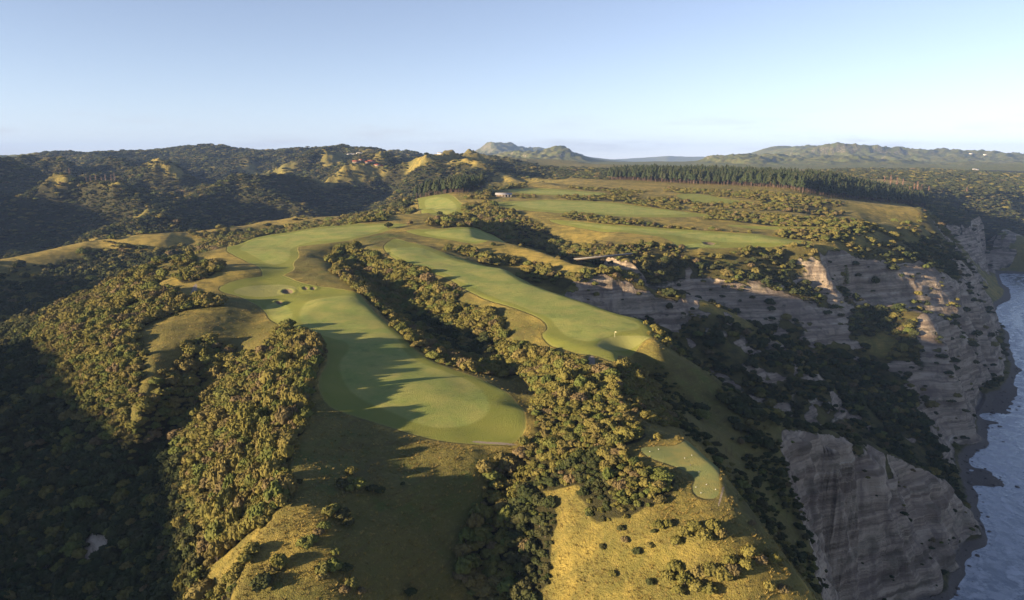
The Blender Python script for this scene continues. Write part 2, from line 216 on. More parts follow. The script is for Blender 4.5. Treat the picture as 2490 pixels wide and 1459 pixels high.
 (2750,1225,-12),(2875,1212.5,-12),(3000,1200,-12),(600,300,-12),(1000,800,-14),(2000,600,-15),(4000,500,-15),(400,-200,-12),
 (451.5,3200,187.2),(805.7,3200,183.7),(1105,3300,179.1),(1703.6,3600,175.9),(2102.4,3600,173.9),(2481.5,3600,170),(3099.7,3600,168),(1157.5,4600,185),
 (1384.7,4600,215),(1390,4300,205.7),(1475.1,4200,185.3),(1747.7,4300,189.3),(1905.5,4500,204.7),(2063.4,4700,220.1),(2193.6,4700,215),(2104.1,4300,191.7),
 (1828.1,7600,169.6),(2078.8,7600,198.5),(2285.9,7600,247.9),(2410.7,7600,264.4),(2533.6,7600,309.6),(2691.4,7700,352.4),(2775.9,7700,356.5),(2905.1,7700,327.4),
 (3115.7,7800,316.3),(2005.8,6000,202),(2197.8,5900,240.6),(2279.8,5800,271.5),(2320.8,5800,321.6),(2376.2,5800,346.6),(2519.8,5800,346.6),(2608,5850,322.5),
 (2687.1,5850,338.2),(2793.5,5900,313.9),(2880,5900,326.6),(3015.9,5950,292.3),(3128.4,5950,314.7),(3241.3,6000,276.7),(3325,6000,267),(3372.6,6000,286.4),
 (3457.4,6000,267),(3716.4,6100,271.1),(3983.7,6200,262),(4190.4,6300,235.5),(4435.4,6400,221.9),(4829.6,6450,218.5),(5223.7,6500,215),(1882.4,5200,198.1),
 (2112.2,5350,223.7),(2336.7,5720,230.5),(2595.2,5770,240),(2907.7,5820,230.8),(3306.3,5900,227.8),(3661.2,6000,221.5),(3853.7,5600,193.7),(1871.4,4800,183.7),
 (2117.8,4900,183.1),(2364.2,5000,182.4),(2641,5000,179.7),(2917.8,5000,177),(3443.7,5000,174.2),(-618.5,8000,223.7),(-507.6,8000,258.4),(-396.9,8000,293),
 (-321.6,8000,336.1),(-250.8,8000,383.6),(-145.2,8000,392.2),(-22.1,8050,367.3),(111.5,8100,337.7),(245.5,8100,311.4),(330.9,8000,280),(-582.3,6800,207.6),
 (-381.8,7050,235),(-181.2,7300,262.5),(218.6,7200,238.4),(157.8,5200,240.4),(239,5100,261.9),(358.2,5000,271.8),(405.5,5000,247.5),(427.8,5000,234),
 (538.4,5000,220.4),(649.2,5000,206.9),(760.1,5000,193.3),(130.7,4300,205.7),(368.4,4300,198.7),(-252,4800,199.4),(-538.8,5000,204.2),(1109,6800,181.8),
 (1289.6,7400,150.7),(1650.7,7300,149.6),(2011.8,7200,148.5),(1353.2,14000,215),(1971.6,14000,222.6),(2667.2,14000,230.2),(2935.4,14000,290.9),(3129.8,14000,260.5),
 (3515.4,14000,275.7),(4122.4,14500,254.3),(5424.4,15000,247.5),(6340.4,15166.7,247.9),(7256.5,15333.3,248.2),(8172.5,15500,248.6),(9067,15600,260.2),(9961.5,15700,271.9),
 (10855.9,15800,283.5),(11771.5,15800,283.5),(12687,15800,283.5),(13853.7,15533.3,276.9),(15020.4,15266.7,270.4),(16187.1,15000,263.8),(1500,8200,147),(2100,8200,147),
 (2200,10500,147),(3200,10500,147),(2600,12500,147),(3800,12000,147),(-16000,9000,220),(-15300,9500,218),(-14600,10000,216),(-13900,10500,214),
 (-13200,11000,212),(-12500,11500,210),(-11800,12000,208),(-11100,12500,206),(-10400,13000,204),(-9700,13500,202),(-9000,14000,200),(-8250,14237.5,198.8),
 (-7500,14475,197.5),(-6750,14712.5,196.2),(-6000,14950,195),(-5250,15187.5,193.8),(-4500,15425,192.5),(-3750,15662.5,191.2),(-3000,15900,190),(-2250,15900,187.5),
 (-1500,15900,185),(-750,15900,182.5),(0,15900,180),(750,15450,187.5),(1500,15000,195),(-5000,3000,190),(-8000,1000,180),(-3000,5000,190),
 (-1000,6000,180),(-4000,9000,190),(-16000,0,150),(-4000,-300,150),(9000,6000,110),(6000,4000,100),(14000,8000,120),(3500,2500,100),
 (14000,2000,60),(6000,9000,140),
]
PAINT = [
 ('bush',1,[(-154.3,1130.2),(-113.6,710.2),(-152.8,688.6),(-186.3,656),(-208.7,622.5),(-314.9,838.9),(-228.5,557.4),(-365.5,833.4),(-243.5,514),(-260.4,513.3),(-191,410.2),(-146.7,373.3),(-135.2,364.4),(-105.7,330),(-76.8,277.6),(-70.8,249),(-69.5,230.8),(-64.3,197.9),(-59.9,180.8),(-60.3,169.8),(-62,153.5),(-63.3,148.7),(-66,60),(-500,-100),(-2600,300),(-3500,2000),(-2500,3300),(-300,3400),(-150,1500)]),
 ('bush',0,[(-174.5,370.5),(-163.9,373.5),(-147.4,375),(-125.9,367.8),(-113.7,339.7),(-106,309.6),(-118.7,316.8),(-135.3,331.5),(-144.9,327.1),(-151,323.9),(-144.7,313),(-145.2,301.7),(-143.7,290.1),(-145,282.2),(-145.6,274.7),(-151.8,282.5),(-154.7,296.3),(-163.9,313.5),(-175,330.8),(-184.4,355.4)]),
 ('bush',0,[(-154.8,277.7),(-147.4,275),(-143.3,267.6),(-147.6,266.2)]),
 ('bush',0.12,[(-676.8,959.6),(-641.1,1018.2),(-605.6,1069.6),(-448.8,870.5),(-419.5,881.6),(-490.5,1141.2),(-450,1170.5),(-414.5,1223.2),(-376.1,1280.5),(-338.5,1362.5),(-253.7,1150.2),(-212.1,958),(-265.6,975.7),(-316.7,963),(-373.7,915.7),(-402.5,887),(-441.1,854.3),(-474.7,844.6),(-499.2,805),(-500,768.1),(-443.7,654.5),(-441.6,618)]),
 ('bush',0.15,[(-631.9,1180.9),(-573.3,1212.5),(-519.4,1165.5),(-511.8,1131.8),(-575.5,1119.3)]),
 ('bush',0.06,[(-608,691),(-587,744),(-570,785),(-541,830),(-508,895),(-442,891),(-437,881),(-425,943),(-388,967),(-365,1021),(-332,1049),(-311,1145),(-281,1199),(-228,1170),(-254,1126),(-277,1025),(-315,987),(-341,930),(-373,914),(-386,848),(-446,831),(-477,845),(-487,803),(-517,756),(-531,721),(-552,669)]),
 ('gold',0.95,[(-602,689),(-582,741),(-564,782),(-536,827),(-505,890),(-442,885),(-432,878),(-420,940),(-384,964),(-360,1017),(-327,1047),(-305,1143),(-275,1196),(-233,1173),(-259,1128),(-283,1027),(-320,990),(-346,934),(-378,917),(-391,852),(-445,837),(-480,850),(-493,805),(-522,759),(-537,723),(-557,671)]),
 ('bush',0,[(-222.9,428.4),(-227.6,456),(-206.3,450.2),(-202.4,465.6),(-227.9,508.6),(-231.7,534.8),(-219.2,566.4),(-195.6,572.4),(-155.5,451.6),(-168.1,430.4),(-169.2,408.2),(-169.8,382.4),(-179.8,385.1),(-195.8,405.1)]),
 ('bush',0.95,[(-212,454.1),(-205.5,466.5),(-204.1,503.2),(-182.8,449.6),(-187.2,435.2),(-197.7,430.5)]),
 ('bush',0.75,[(-218.3,424.2),(-203.4,421.6),(-192.9,411.8),(-180.8,382.3),(-195.9,385.9)]),
 ('bush',0.6,[(-246,513.1),(-362,836.4),(-334.2,839.2),(-223.4,529.4),(-218,470.5)]),
 ('bush',1,[(-111.9,334),(-104.2,331.4),(-94,322),(-75.2,290.7),(-74,267.1),(-68.7,242.5),(-69.5,230.8),(-63.7,213.6),(-65.2,200.6),(-63,189.4),(-58.1,176.7),(-57.7,171.7),(-62.6,170.3),(-69.5,173.9),(-75.4,174.4),(-83.2,175.8),(-93.8,192.5),(-108.3,222.9),(-119.4,248),(-106.6,247.5),(-109.9,264.1),(-102.8,271.7),(-99.5,286.6)]),
 ('bush',1,[(-269.6,414.8),(-268.1,437.5),(-242.7,424.9),(-219.4,419.1),(-194,401.2),(-181.5,387.7),(-177.6,367.8),(-185.7,355.9),(-175.9,327.7),(-159.2,303.9),(-157.2,286.2),(-157.6,279.7),(-154.7,271.6),(-179.4,287),(-190.1,306.8),(-220.8,342)]),
 ('bush',0,[(-214.8,391.9),(-208.5,397.6),(-199.8,393.9),(-195.9,376.8),(-198.8,369.4)]),
 ('bush',0,[(-69,172.6),(-62.2,169.2),(-57.3,170.2),(-53.9,161.9),(-54.6,145.1),(-79.3,166.7),(-82.4,174.4)]),
 ('bush',1,[(-146.2,270.5),(-141.8,281.6),(-136.1,287),(-134.1,281.5),(-139.1,271),(-143.3,265.5)]),
 ('bush',0.85,[(-143,315.5),(-131.1,315),(-107.3,284.2),(-107.6,295),(-100.2,294.1),(-106,262.6),(-129.3,295.5),(-137.9,295.9)]),
 ('bush',1,[(-140.8,566.3),(-124.1,570.6),(-98.5,526.8),(-80.1,495),(-63.3,474.1),(-49.9,448.8),(-38.2,418),(-26.1,395.2),(-11.9,374.9),(-4.1,357.2),(-2.5,333.2),(10,313.6),(17.9,292.5),(29.3,279.4),(26.2,251.9),(26.6,231.4),(5.8,218.1),(5.7,240.3),(9.7,254),(-0.8,280.4),(-12.4,282.6),(-27.8,289.6),(-35.6,298.5),(-45.2,323),(-62.2,360.3),(-76.8,393.8),(-89.2,418.5),(-104,445.4),(-123.4,488.4)]),
 ('bush',0,[(-10.7,281.6),(-2.6,298.3),(7.3,278.3),(9.7,254),(6.5,246.9),(-0.8,269.2)]),
 ('bush',1,[(30.6,268.7),(36.6,266.8),(37.7,244),(34.6,230.2),(42.4,206.8),(34.6,193.6),(35.9,184.4),(41.9,176.9),(40.9,167.3),(29.2,162.9),(20,168.4),(18.6,175.6),(14.1,186.8),(10.5,182.8),(12.3,173.1),(6.1,181.6),(4.1,192.4),(1.3,211.2),(5.9,219.4),(27,235.1)]),
 ('bush',0.95,[(2.2,213.3),(6.4,193.3),(10.8,176.8),(10.5,171.2),(8.4,159.9),(-11.8,164.7),(-13.5,176.5),(-10.9,189),(-6.6,199.4),(-5.5,206)]),
 ('bush',0,[(6.4,192.1),(17.4,186.6),(19.9,178.7),(9.5,185.5)]),
 ('bush',0.52,[(2.6,452.8),(10.8,421.9),(30,388.6),(48,355.1),(62.9,338.9),(65.7,322.2),(62.5,303.7),(81.7,307.9),(112.5,290),(125.8,296.8),(130,260),(100,100),(300,150),(700,600),(700,1500),(750.3,1280.6),(429.8,818.7),(320.4,673.4),(276.4,656.6),(240.6,650.5),(213,644.4),(179.9,630.1),(152.8,620.7),(124.8,622.1),(98.5,610.6),(58,498),(44.1,499.5),(25.2,522.6),(4.6,534.6)]),
 ('bush',0.42,[(44.7,280.9),(62.1,301.7),(81.7,307.9),(112.5,290),(125.8,296.8),(120.6,285.1),(107.5,247),(124.5,263.5),(149.9,303.5),(90.7,195.3),(81.8,195.4),(56.7,152.2),(53.2,156.2),(53,165.6),(68.1,225.1),(58.2,226.1),(44.2,209.7),(40.9,235.3),(38.9,248.3)]),
 ('bush',1,[(-67.9,652.9),(-33.5,625.5),(2,718.8),(33,686.3),(55.1,627.1),(56,505.4),(86,593.8),(98.2,608.8),(124.5,620.6),(152.8,620.7),(141,631.9),(113.1,636.3),(97.1,624.9),(73.3,632.9),(49.6,702.9),(35.5,741.9),(11.2,798.4),(-7.1,850.2),(-28.1,916.1),(-53.3,907.9),(-57.3,853.3)]),
 ('bush',0.08,[(-20.8,567),(1.6,576.8),(32.8,682.1),(55,625),(55.5,500.4),(52.2,495.8),(33.6,514.3),(4.6,538.8),(-17.1,549)]),
 ('bush',0.15,[(-88.1,613.2),(-54.4,583.5),(-20.4,553.6),(4.6,540.4),(-1.5,530.9),(-28.2,523),(-57.9,553.8)]),
 ('bush',0.75,[(-43.7,572.2),(-20.3,552.4),(-4.7,553.6),(4.6,540.4),(-13.6,534.3),(-35.8,550.1)]),
 ('bush',0.12,[(112,510),(137,521),(165,529),(185,524),(210,514),(231,503),(225,487),(203,492),(177,496),(164,501),(141,503),(115,500)]),
 ('gold',0.72,[(110,520),(136,528),(165,531),(185,525),(211,518),(233,510),(222,480),(201,488),(177,495),(164,499),(142,496),(118,490)]),
 ('bush',0.2,[(281.2,582.6),(311,595.4),(320.4,579.4),(308.6,568.2),(283.4,571.3)]),
 ('bush',0.25,[(427.4,804.1),(540.3,937.3),(528.7,905.4),(398.3,738.3)]),
 ('bush',0.82,[(51.7,803),(79.1,807.5),(117.7,762.5),(183.6,717.6),(238.5,700.3),(235.6,679.9),(178.1,695.6),(105.8,738.8),(54.7,779.9)]),
 ('bush',0.82,[(154.2,936.2),(189.3,955.8),(210.8,932.3),(189.8,837.2),(148.3,841.2)]),
 ('bush',0.82,[(187.5,848.4),(242.2,857),(334.2,799.9),(338.7,749.2),(301.4,709.9),(253.4,745.6),(199.5,781.9)]),
 ('bush',0.82,[(59.7,1020.5),(152.1,1070.8),(170.9,972.5),(152.2,923.8),(106.4,929.3),(61.4,957.4)]),
 ('bush',0.82,[(164.2,998.4),(290.8,938.4),(376.3,915.5),(414.2,919.4),(403.7,883.8),(311.2,848.6),(253.4,897.8),(182.9,922.4)]),
 ('bush',0.82,[(232.8,1178.9),(341.9,1106.4),(414.6,984.4),(443.2,949.6),(388.5,920.1),(321.8,952.9),(235.2,1042.3)]),
 ('bush',0.82,[(330.4,780.1),(404.9,875.3),(375.5,773),(420.2,799.2),(321.6,700.8),(323.6,686),(268.7,666.1),(238.9,689.7)]),
 ('bush',0.82,[(-64.5,1005.3),(-26.6,1059.8),(-20.2,978.7),(-56.5,963.5)]),
 ('bush',0.82,[(0,1030.5),(31.4,1025.7),(29.8,970.8),(2.7,965.3)]),
 ('bush',0.82,[(-46.1,1383.4),(3.6,1304.5),(30.5,1219.7),(21.6,1108.8),(-29.8,1191.5)]),
 ('bush',0.82,[(-348.9,1674.9),(-210.8,1331.1),(-154.3,1130.2),(-135.8,991.7),(-108.4,729.5),(-180.7,934.3),(-229.6,1125.7),(-231.9,1206.8)]),
 ('bush',0.82,[(88.9,1183.9),(158.7,1118.3),(217.6,1100.7),(185.1,1054.9),(94.3,1093.3)]),
 ('bush',0.82,[(99.6,891.2),(151.5,903.8),(149,845.3),(112.8,858)]),
 ('bush',0.35,[(-101.3,693.9),(-75.3,725.4),(-41.6,705.4),(-28.9,685.2),(-67.6,650.3)]),
 ('bush',0.6,[(-85.3,675.1),(-71.1,684.7),(-34.8,651.3),(-52.2,639.4)]),
 ('bush',0.9,[(-232,1707.8),(-57.6,1598.2),(-55.7,1828.7),(276.4,1957.2),(198.1,1398.8),(126.7,1472.7),(-54.4,1634.5),(-43.7,1047),(-146.9,1122.1)]),
 ('bush',0.8,[(-258.1,2074.5),(-110.7,2105.1),(64.2,2109),(286.5,2202),(228.3,1752.8),(-41.9,1680.3),(-230.5,1695.6),(-340.3,1678.6),(-364.2,1706.8),(-318.6,1887.8)]),
 ('bush',0.9,[(540.3,1269.8),(794.8,1415.2),(690.3,1163.4),(1170,1671),(1383,1818.7),(2238.5,2981),(2078,3013.4),(1488.7,2815.2),(1108.8,2652.3),(857.8,1897.2),(1062.1,1921.8),(993.2,1795.1),(783.5,1648.8)]),
 ('bush',0.1,[(-906.9,2395.3),(-690.9,1998.4),(-604.7,1968.2),(-564.8,2023.5),(-635.8,2073.3),(-797.6,2386.3)]),
 ('bush',0.1,[(-499.9,1903.1),(-446.8,2100.3),(-476.6,2365.4),(-562.5,2398.3),(-552.2,2472.5),(-589.2,2399.3)]),
 ('bush',0.1,[(-700.3,1960.8),(-586.6,1943.1),(-494.5,1839.7),(-582.4,1927.2),(-675,1947.7)]),
 ('gold',0.76,[(5.2,192.2),(35,185.8),(47.1,176.5),(52.7,166.3),(57.4,152.9),(87.4,188.8),(70,80),(0,90),(10.3,157.9),(10.1,175)]),
 ('gold',0.95,[(57,224.6),(67.1,224.4),(53,165.6),(50.6,162.5),(53.1,181.1),(49.4,196.4)]),
 ('gold',0.95,[(-222.9,428.4),(-227.6,456),(-206.3,450.2),(-227.9,508.6),(-231.7,534.8),(-219.2,566.4),(-195.6,572.4),(-155.5,451.6),(-168.1,430.4),(-169.2,408.2),(-169.8,382.4),(-179.8,385.1),(-195.8,405.1)]),
 ('gold',0.95,[(-676.8,959.6),(-641.1,1018.2),(-605.6,1069.6),(-448.8,870.5),(-419.5,881.6),(-490.5,1141.2),(-450,1170.5),(-414.5,1223.2),(-376.1,1280.5),(-338.5,1362.5),(-255.1,1156.7),(-265,1017.7),(-322.2,980.8),(-377.8,926.5),(-404.5,892),(-444.2,860.9),(-478.3,851.5),(-503.9,813.5),(-517.1,768.4),(-529.6,748.4)]),
 ('gold',0.9,[(-84.9,614.9),(-54.4,583.5),(-21,572),(1.6,576.8),(32.8,682.1),(55.6,501.7),(52,493.9),(4.6,536.3),(-20.2,547.3),(-52.9,566.8)]),
 ('gold',0.42,[(-65.2,200.6),(-51.5,226),(-11.9,209.9),(3.2,212.5),(-5.4,197.5),(-9.8,166),(-38.8,146.8),(-45.5,168.3),(-56.6,171.7)]),
 ('gold',0.74,[(-82.8,175.2),(-69.5,173.9),(-57.3,170.2),(-46.2,171.4),(-40.9,156.8),(-42.2,145.9),(-79.3,166.7)]),
 ('gold',0.8,[(-57.6,1598.2),(124.9,1451.8),(261.1,1323.6),(254.6,1129.5),(126.5,1108.4),(37.3,1219.4),(-32.7,1306.2)]),
 ('gold',0.9,[(806.5,2093.9),(1116.4,2001.2),(1065,1907.3),(769.5,1721.7),(657.1,1729.1)]),
 ('gold',1,[(462.5,956.5),(527.5,988),(720.6,1261.4),(536.5,951.5),(432,890.3)]),
 ('gold',0.95,[(48.6,751.8),(101.4,707.1),(168.6,657),(141,631.9),(90,624.7),(60.8,695.5)]),
 ('gold',0.85,[(-161,1011),(-135.8,991.7),(-100,759.8),(-116.6,729.6)]),
 ('gold',0.9,[(-61.3,955.5),(-34.4,949.4),(-37.2,886.7),(-52.3,890.4)]),
 ('gold',0,[(-214.8,391.9),(-208.5,397.6),(-199.8,393.9),(-195.9,376.8),(-198.8,369.4)]),
 ('gold',0.3,[(-125.6,610.8),(-104.7,653),(-80.7,560.3),(-90.6,524.8),(-112.8,562.5)]),
 ('gold',0.35,[(-48.3,458.6),(-33.2,430.6),(-1.1,371.5),(14.9,345.1),(17.1,329.1),(10,314.6),(-2.9,333.7),(-4.1,357.2),(-26.1,396.2),(-38.4,420.1)]),
 ('gold',0.2,[(12.1,322.8),(20.2,303.1),(32.6,288.2),(40.6,273.3),(36.6,266.8),(30.1,279.8),(17.9,293.7),(10,313.6)]),
 ('cut',1,[(-98.8,555.4),(-99.3,607.7),(-86.9,592.7),(-66,570),(-58.2,556.6),(-45.4,535),(-28.2,523),(-1.5,531.8),(0.8,465.3),(15.6,498.1),(38.2,477.4),(66.5,482.6),(88.2,481.7),(64.4,327),(62.6,312),(53.3,306.5),(42.7,288.4),(41.1,274.4),(32.5,287.1),(20.2,303.1),(12.1,322.8),(17.1,329.1),(15,348.1),(-1.1,374.5),(-17,396.6),(-30,420.9),(-36.4,440.5),(-57.1,467.3),(-81.1,502.2),(-91.7,531.3)]),
 ('cut',1,[(-88.9,320.5),(-119.3,354),(-133.4,384.2),(-151.8,404.9),(-170.7,412.1),(-170.4,436.5),(-155.5,451.6),(-149.2,464.6),(-124.8,433.2),(-91.6,416.3),(-85,404.7),(-70.1,367.6),(-46.3,317.2),(-34.2,290.8),(-12,273),(-1.1,256.8),(4.7,239.3),(4.2,214.6),(-12,212.7),(-24.9,215),(-39.2,224.2),(-52.9,232.5),(-63.4,236.8),(-70.5,253.4),(-72.3,279.1),(-79.9,303.1)]),
 ('cut',1,[(-220.4,557.1),(-319.2,878.1),(-283.3,924),(-152.8,688.6),(-111.3,695.5),(-93.8,681.7),(-112.2,653.8),(-126.5,598.4),(-139.9,583.4),(-163.2,572.3),(-169.1,570.2),(-151.7,520.3),(-150.9,497.2),(-140,469),(-153,443.9),(-161.8,466.8),(-186.9,511),(-209.4,540.3)]),
 ('cut',1,[(-142.8,1090),(-94.1,1056.1),(-68,974.9),(-55.6,864),(-54.2,743.2),(-89.6,743.5),(-122.8,976)]),
 ('cut',1,[(-100.9,652.3),(-53.1,650.8),(-17.6,695.1),(6.9,715.2),(-18,580.4),(-49.1,600.3),(-79,623.2)]),
 ('cut',1,[(33,785.3),(105.5,736.5),(181.9,710.8),(252.2,683.3),(284.1,666.8),(240.4,649.9),(193.3,639.4),(161.8,629.4),(133.3,629.2),(148.6,650.7),(100.7,701.9),(48.6,751.8)]),
 ('cut',1,[(-33.8,930.5),(55.8,952.8),(131.9,926.4),(187.5,848.4),(232.9,807),(155.4,781),(91.3,794.6),(25.5,826.8),(-14.6,867.5)]),
 ('cut',1,[(-55.1,1164.9),(9.7,1163.1),(94.3,1093.3),(155.7,1016.1),(85.2,985.7),(2.9,1042.1)]),
 ('cut',1,[(229.4,1042.2),(268.3,1058.6),(276.5,962.1),(325.8,933.3),(234.2,921.3),(218.3,966)]),
 ('cut',1,[(216.6,749.1),(269.3,731.8),(326.1,730.1),(321.3,718.9),(264.3,717.6),(220.1,732.2)]),
 ('fair',1,[(-92.2,543.8),(-85.9,553.2),(-71.7,564.2),(-56,534.6),(-46.5,513.1),(-26.3,488.5),(-5.1,525.4),(-3.9,456.7),(10.9,423.3),(30.2,390.9),(48.1,356.1),(59.6,339.4),(59.2,325.7),(47.2,320.7),(34.5,305.4),(26.3,313.1),(20.5,331.8),(19.3,346.5),(3.2,375.5),(-10.2,395),(-22.7,419.3),(-32.4,437.3),(-48,469.5),(-68.4,492.6),(-84.9,517.2)]),
 ('fair',1,[(-69.2,280.9),(-69.1,310),(-85.1,319.8),(-95.7,331.6),(-106.8,357),(-112.2,383.7),(-108.3,394.2),(-95,400.1),(-86.7,398.9),(-75,373.3),(-64,347.3),(-49.7,317.9),(-46.8,304.2),(-37.8,288.5),(-26.9,279.1),(-13.2,265.2),(-8,246.6),(-7.6,234.6),(-15.3,225.1),(-27.2,224.2),(-40.9,235),(-52.6,245.2),(-62.4,258.1)]),
 ('fair',1,[(-212.1,560.2),(-216.9,607.6),(-196.6,640.9),(-173.2,662.5),(-143.4,680.8),(-121,683.7),(-113.6,673.7),(-125.1,625.9),(-139.1,594.7),(-166.7,591.1),(-172,560.4),(-158.2,520.2),(-156.9,498.4),(-164.5,491.2),(-179.3,516.3),(-195.8,540.8)]),
 ('fair',1,[(-122.2,1018.9),(-93.8,1019.4),(-74.1,968.1),(-64,859.6),(-68.6,845.1),(-95.7,855),(-114.8,977.6)]),
 ('fair',1,[(-84.6,640),(-52.3,641.5),(-17.3,680.6),(0,717.7),(-18.2,586.7),(-49.7,608.6)]),
 ('fair',1,[(43.2,769.8),(104.3,727.7),(179.2,699.9),(244.3,671.8),(272.1,665.1),(233.9,652.6),(191.6,659.4),(170.4,664.3),(102,711.4)]),
 ('fair',1,[(142.3,638),(166.5,648.3),(190.8,643.6),(162.6,632.6)]),
 ('fair',1,[(-12.8,918),(55.1,939.6),(129.6,910),(177.9,847.6),(209.7,823),(150.2,800.1),(93.7,816.3),(25.9,841.6)]),
 ('fair',1,[(-40.8,1126.7),(9.4,1130.8),(91.8,1063.4),(133.3,1017.9),(86.4,1000.5),(3,1064.3)]),
 ('fair',1,[(-133.4,384.2),(-131.9,397),(-121.4,388.6),(-110.8,363.8),(-110.5,352),(-118,356.4)]),
 ('green',1,[(35.5,303.2),(40.4,313.4),(48.7,318),(58.6,313.9),(61.6,310.4),(54.4,308),(45.4,304.2),(37.1,295)]),
 ('green',1,[(-149.9,434.3),(-138,436.1),(-125.3,426.1),(-129.4,415.4),(-136.9,409),(-150,406.3),(-159.7,410.9),(-160.7,420.1)]),
 ('tee',1,[(34.7,192.2),(40.9,193.3),(45.4,192.9),(50.5,198.7),(64.4,222.1),(51.1,167.2),(48.9,162.9),(45.2,163.6),(44,168.1),(47.2,175.1),(42.9,181.4),(37.2,185.7)]),
 ('path',1,[(30.9,287.1),(33.4,285.6),(32.3,274.3),(30.6,262.6),(28.4,250.8),(26.4,251.7),(28.1,265.6),(29.7,275.3)]),
 ('path',1,[(48.5,160.1),(48.9,160),(52.8,169.3),(52.2,169.1)]),
 ('path',1,[(-12.4,215.7),(-5.7,214.8),(2.2,215.2),(2.2,214.3),(-5.7,213.7),(-12.4,214.3)]),
 ('path',1,[(-188.4,427.4),(-186.4,427.2),(-178.1,406.2),(-172.9,387.1),(-172.7,373.9),(-175.9,377.1),(-176.2,391.1)]),
 ('sand',1,[(-134.9,421.6),(-132.8,426.7),(-126.7,419.3),(-127.9,414.3),(-132.6,416.5)]),
 ('sand',1,[(-124,426),(-123.3,429.4),(-120.2,425.4),(-120.7,420.2)]),
 ('sand',1,[(-119,425.2),(-118.2,428.7),(-115.2,422.9),(-116.2,419.5)]),
 ('sand',1,[(-131.8,398.6),(-129.1,400.4),(-125,392.9),(-127,390.6)]),
 ('sand',1,[(169.3,652.3),(178.1,657.7),(183.5,650.4),(172.2,642)]),
 ('rock',1,[(127.3,296.9),(169.3,336),(204.3,354.1),(201.5,340.8),(236.8,368.8),(222.1,342.8),(201.6,326.1),(108,227.3),(123.9,285.3)]),
 ('rock',1,[(341.6,602.9),(389.6,661.1),(414.4,637.6),(352.7,531.4),(336.9,519.3),(326.3,549.8),(325.5,572.6)]),
 ('rock',0.85,[(307.1,664.3),(399.5,707.6),(433.9,722.9),(578.3,876.5),(511.2,742.1),(480.1,690.6),(423.7,637.6),(354.3,532.5),(337.4,519.5),(326.8,573.5),(355,606.8),(328.9,633.2),(291.8,620.6)]),
 ('rock',0.9,[(371.6,610.9),(488.1,734.6),(544.5,788.5),(482.7,693.3),(433.1,650.7)]),
 ('rock',0.95,[(136.7,592.3),(189.8,599.8),(250.5,603),(288.7,612.1),(275.3,585.2),(207.3,576.4),(128.3,502.9),(116.7,503.9)]),
 ('rock',0.75,[(68.5,488.9),(89,494.5),(113,499.9),(112.3,488),(93.3,484.3),(70.8,483.7)]),
 ('rock',0.7,[(214.3,566.5),(237,574.4),(262.1,577.2),(245.2,568.3),(219,560.5)]),
 ('rock',0.7,[(293.5,560.1),(313.3,564.2),(323,553.3),(303.7,543.7),(290.5,549.9)]),
 ('rock',0.6,[(125,474.4),(147.3,474.6),(152,470.9),(129,467.3)]),
 ('rock',0.6,[(105.9,281.2),(123.8,295.4),(127,295.7),(105.5,270.2)]),
 ('rock',1,[(37.6,488.6),(55,495.6),(70.9,498.8),(69.3,482.3),(31.8,356.7),(26.4,367.8)]),
 ('rock',0.8,[(68.2,485.9),(112.3,496.2),(109.7,481.1),(93.1,483)]),
 ('rock',0.9,[(-145.3,224.4),(-147.5,235),(-141.4,233.2),(-133.6,225.4),(-132.2,212.2)]),
 ('rock',0.7,[(901.3,1412),(1181.4,1689.9),(1009.7,1433.6),(851.4,1313.1)]),
 ('pineA',1,[(-154.7,1147.8),(-109.8,1065.5),(-70.7,1014.8),(-44.6,1097.4),(-45.8,1160.2),(-100.7,1248.4),(-164.9,1261.5)]),
 ('pineB',1,[(184.7,1415.3),(287.7,1310.7),(381,1234.6),(436.2,1110.8),(572.4,1199.4),(757.7,1348.2),(824.7,1451.4),(729.3,1514.7),(525.7,1342.3),(475.9,1545),(351.2,1602.8),(210.4,1613.9)]),
]
BRIDGE = [(49.4, 555.6, 140.5), (94.2, 580.2, 141.5)]
SHRUBS_SPUR = [(-44.6,190.7,2.6,1),(-45.4,182.5,2.6,3),(-43.3,182.0,2.2,0),(-41.3,183.9,3,0),(-37.8,184.6,2.4,3),(-35.6,184.7,2.0,3),(-56.2,180.4,1.4,3),(-45.7,169.0,2.8,0),(-44.7,171.4,2.4,0),(-42.3,169.8,2.8,3),(-40.4,168.0,2.4,3),(-45.4,163.5,2.4,0),(-46.3,161.4,2.2,2),(-48.5,157.4,3.2,0),(-47.0,158.1,2.4,0),(-41.1,156.8,1.8,0),(-42.4,151.1,3.2,0),(-40.6,152.2,2.8,0),(-38.4,153.1,2.6,3),(-42.6,149.6,2.4,1),(-36.3,150.2,2.6,0),(-37.3,148.3,1.8,2),(-34.1,149.8,1.6,2),(-23.9,156.9,2.0,3),(-30.3,189.7,1.0,3),(-55.4,147.8,3.8,3),(-60.7,156.8,2.8,1),(-61.5,155.0,2.8,1),(-63.5,154.7,2.6,1),(-65.9,155.5,2.8,1),(-68.7,157.0,2.4,1),(-53.1,152.5,3.0,1),(-54.4,151.4,2.4,1),(-3.7,204.2,2.4,2),(-6.1,201.8,1.8,2)]
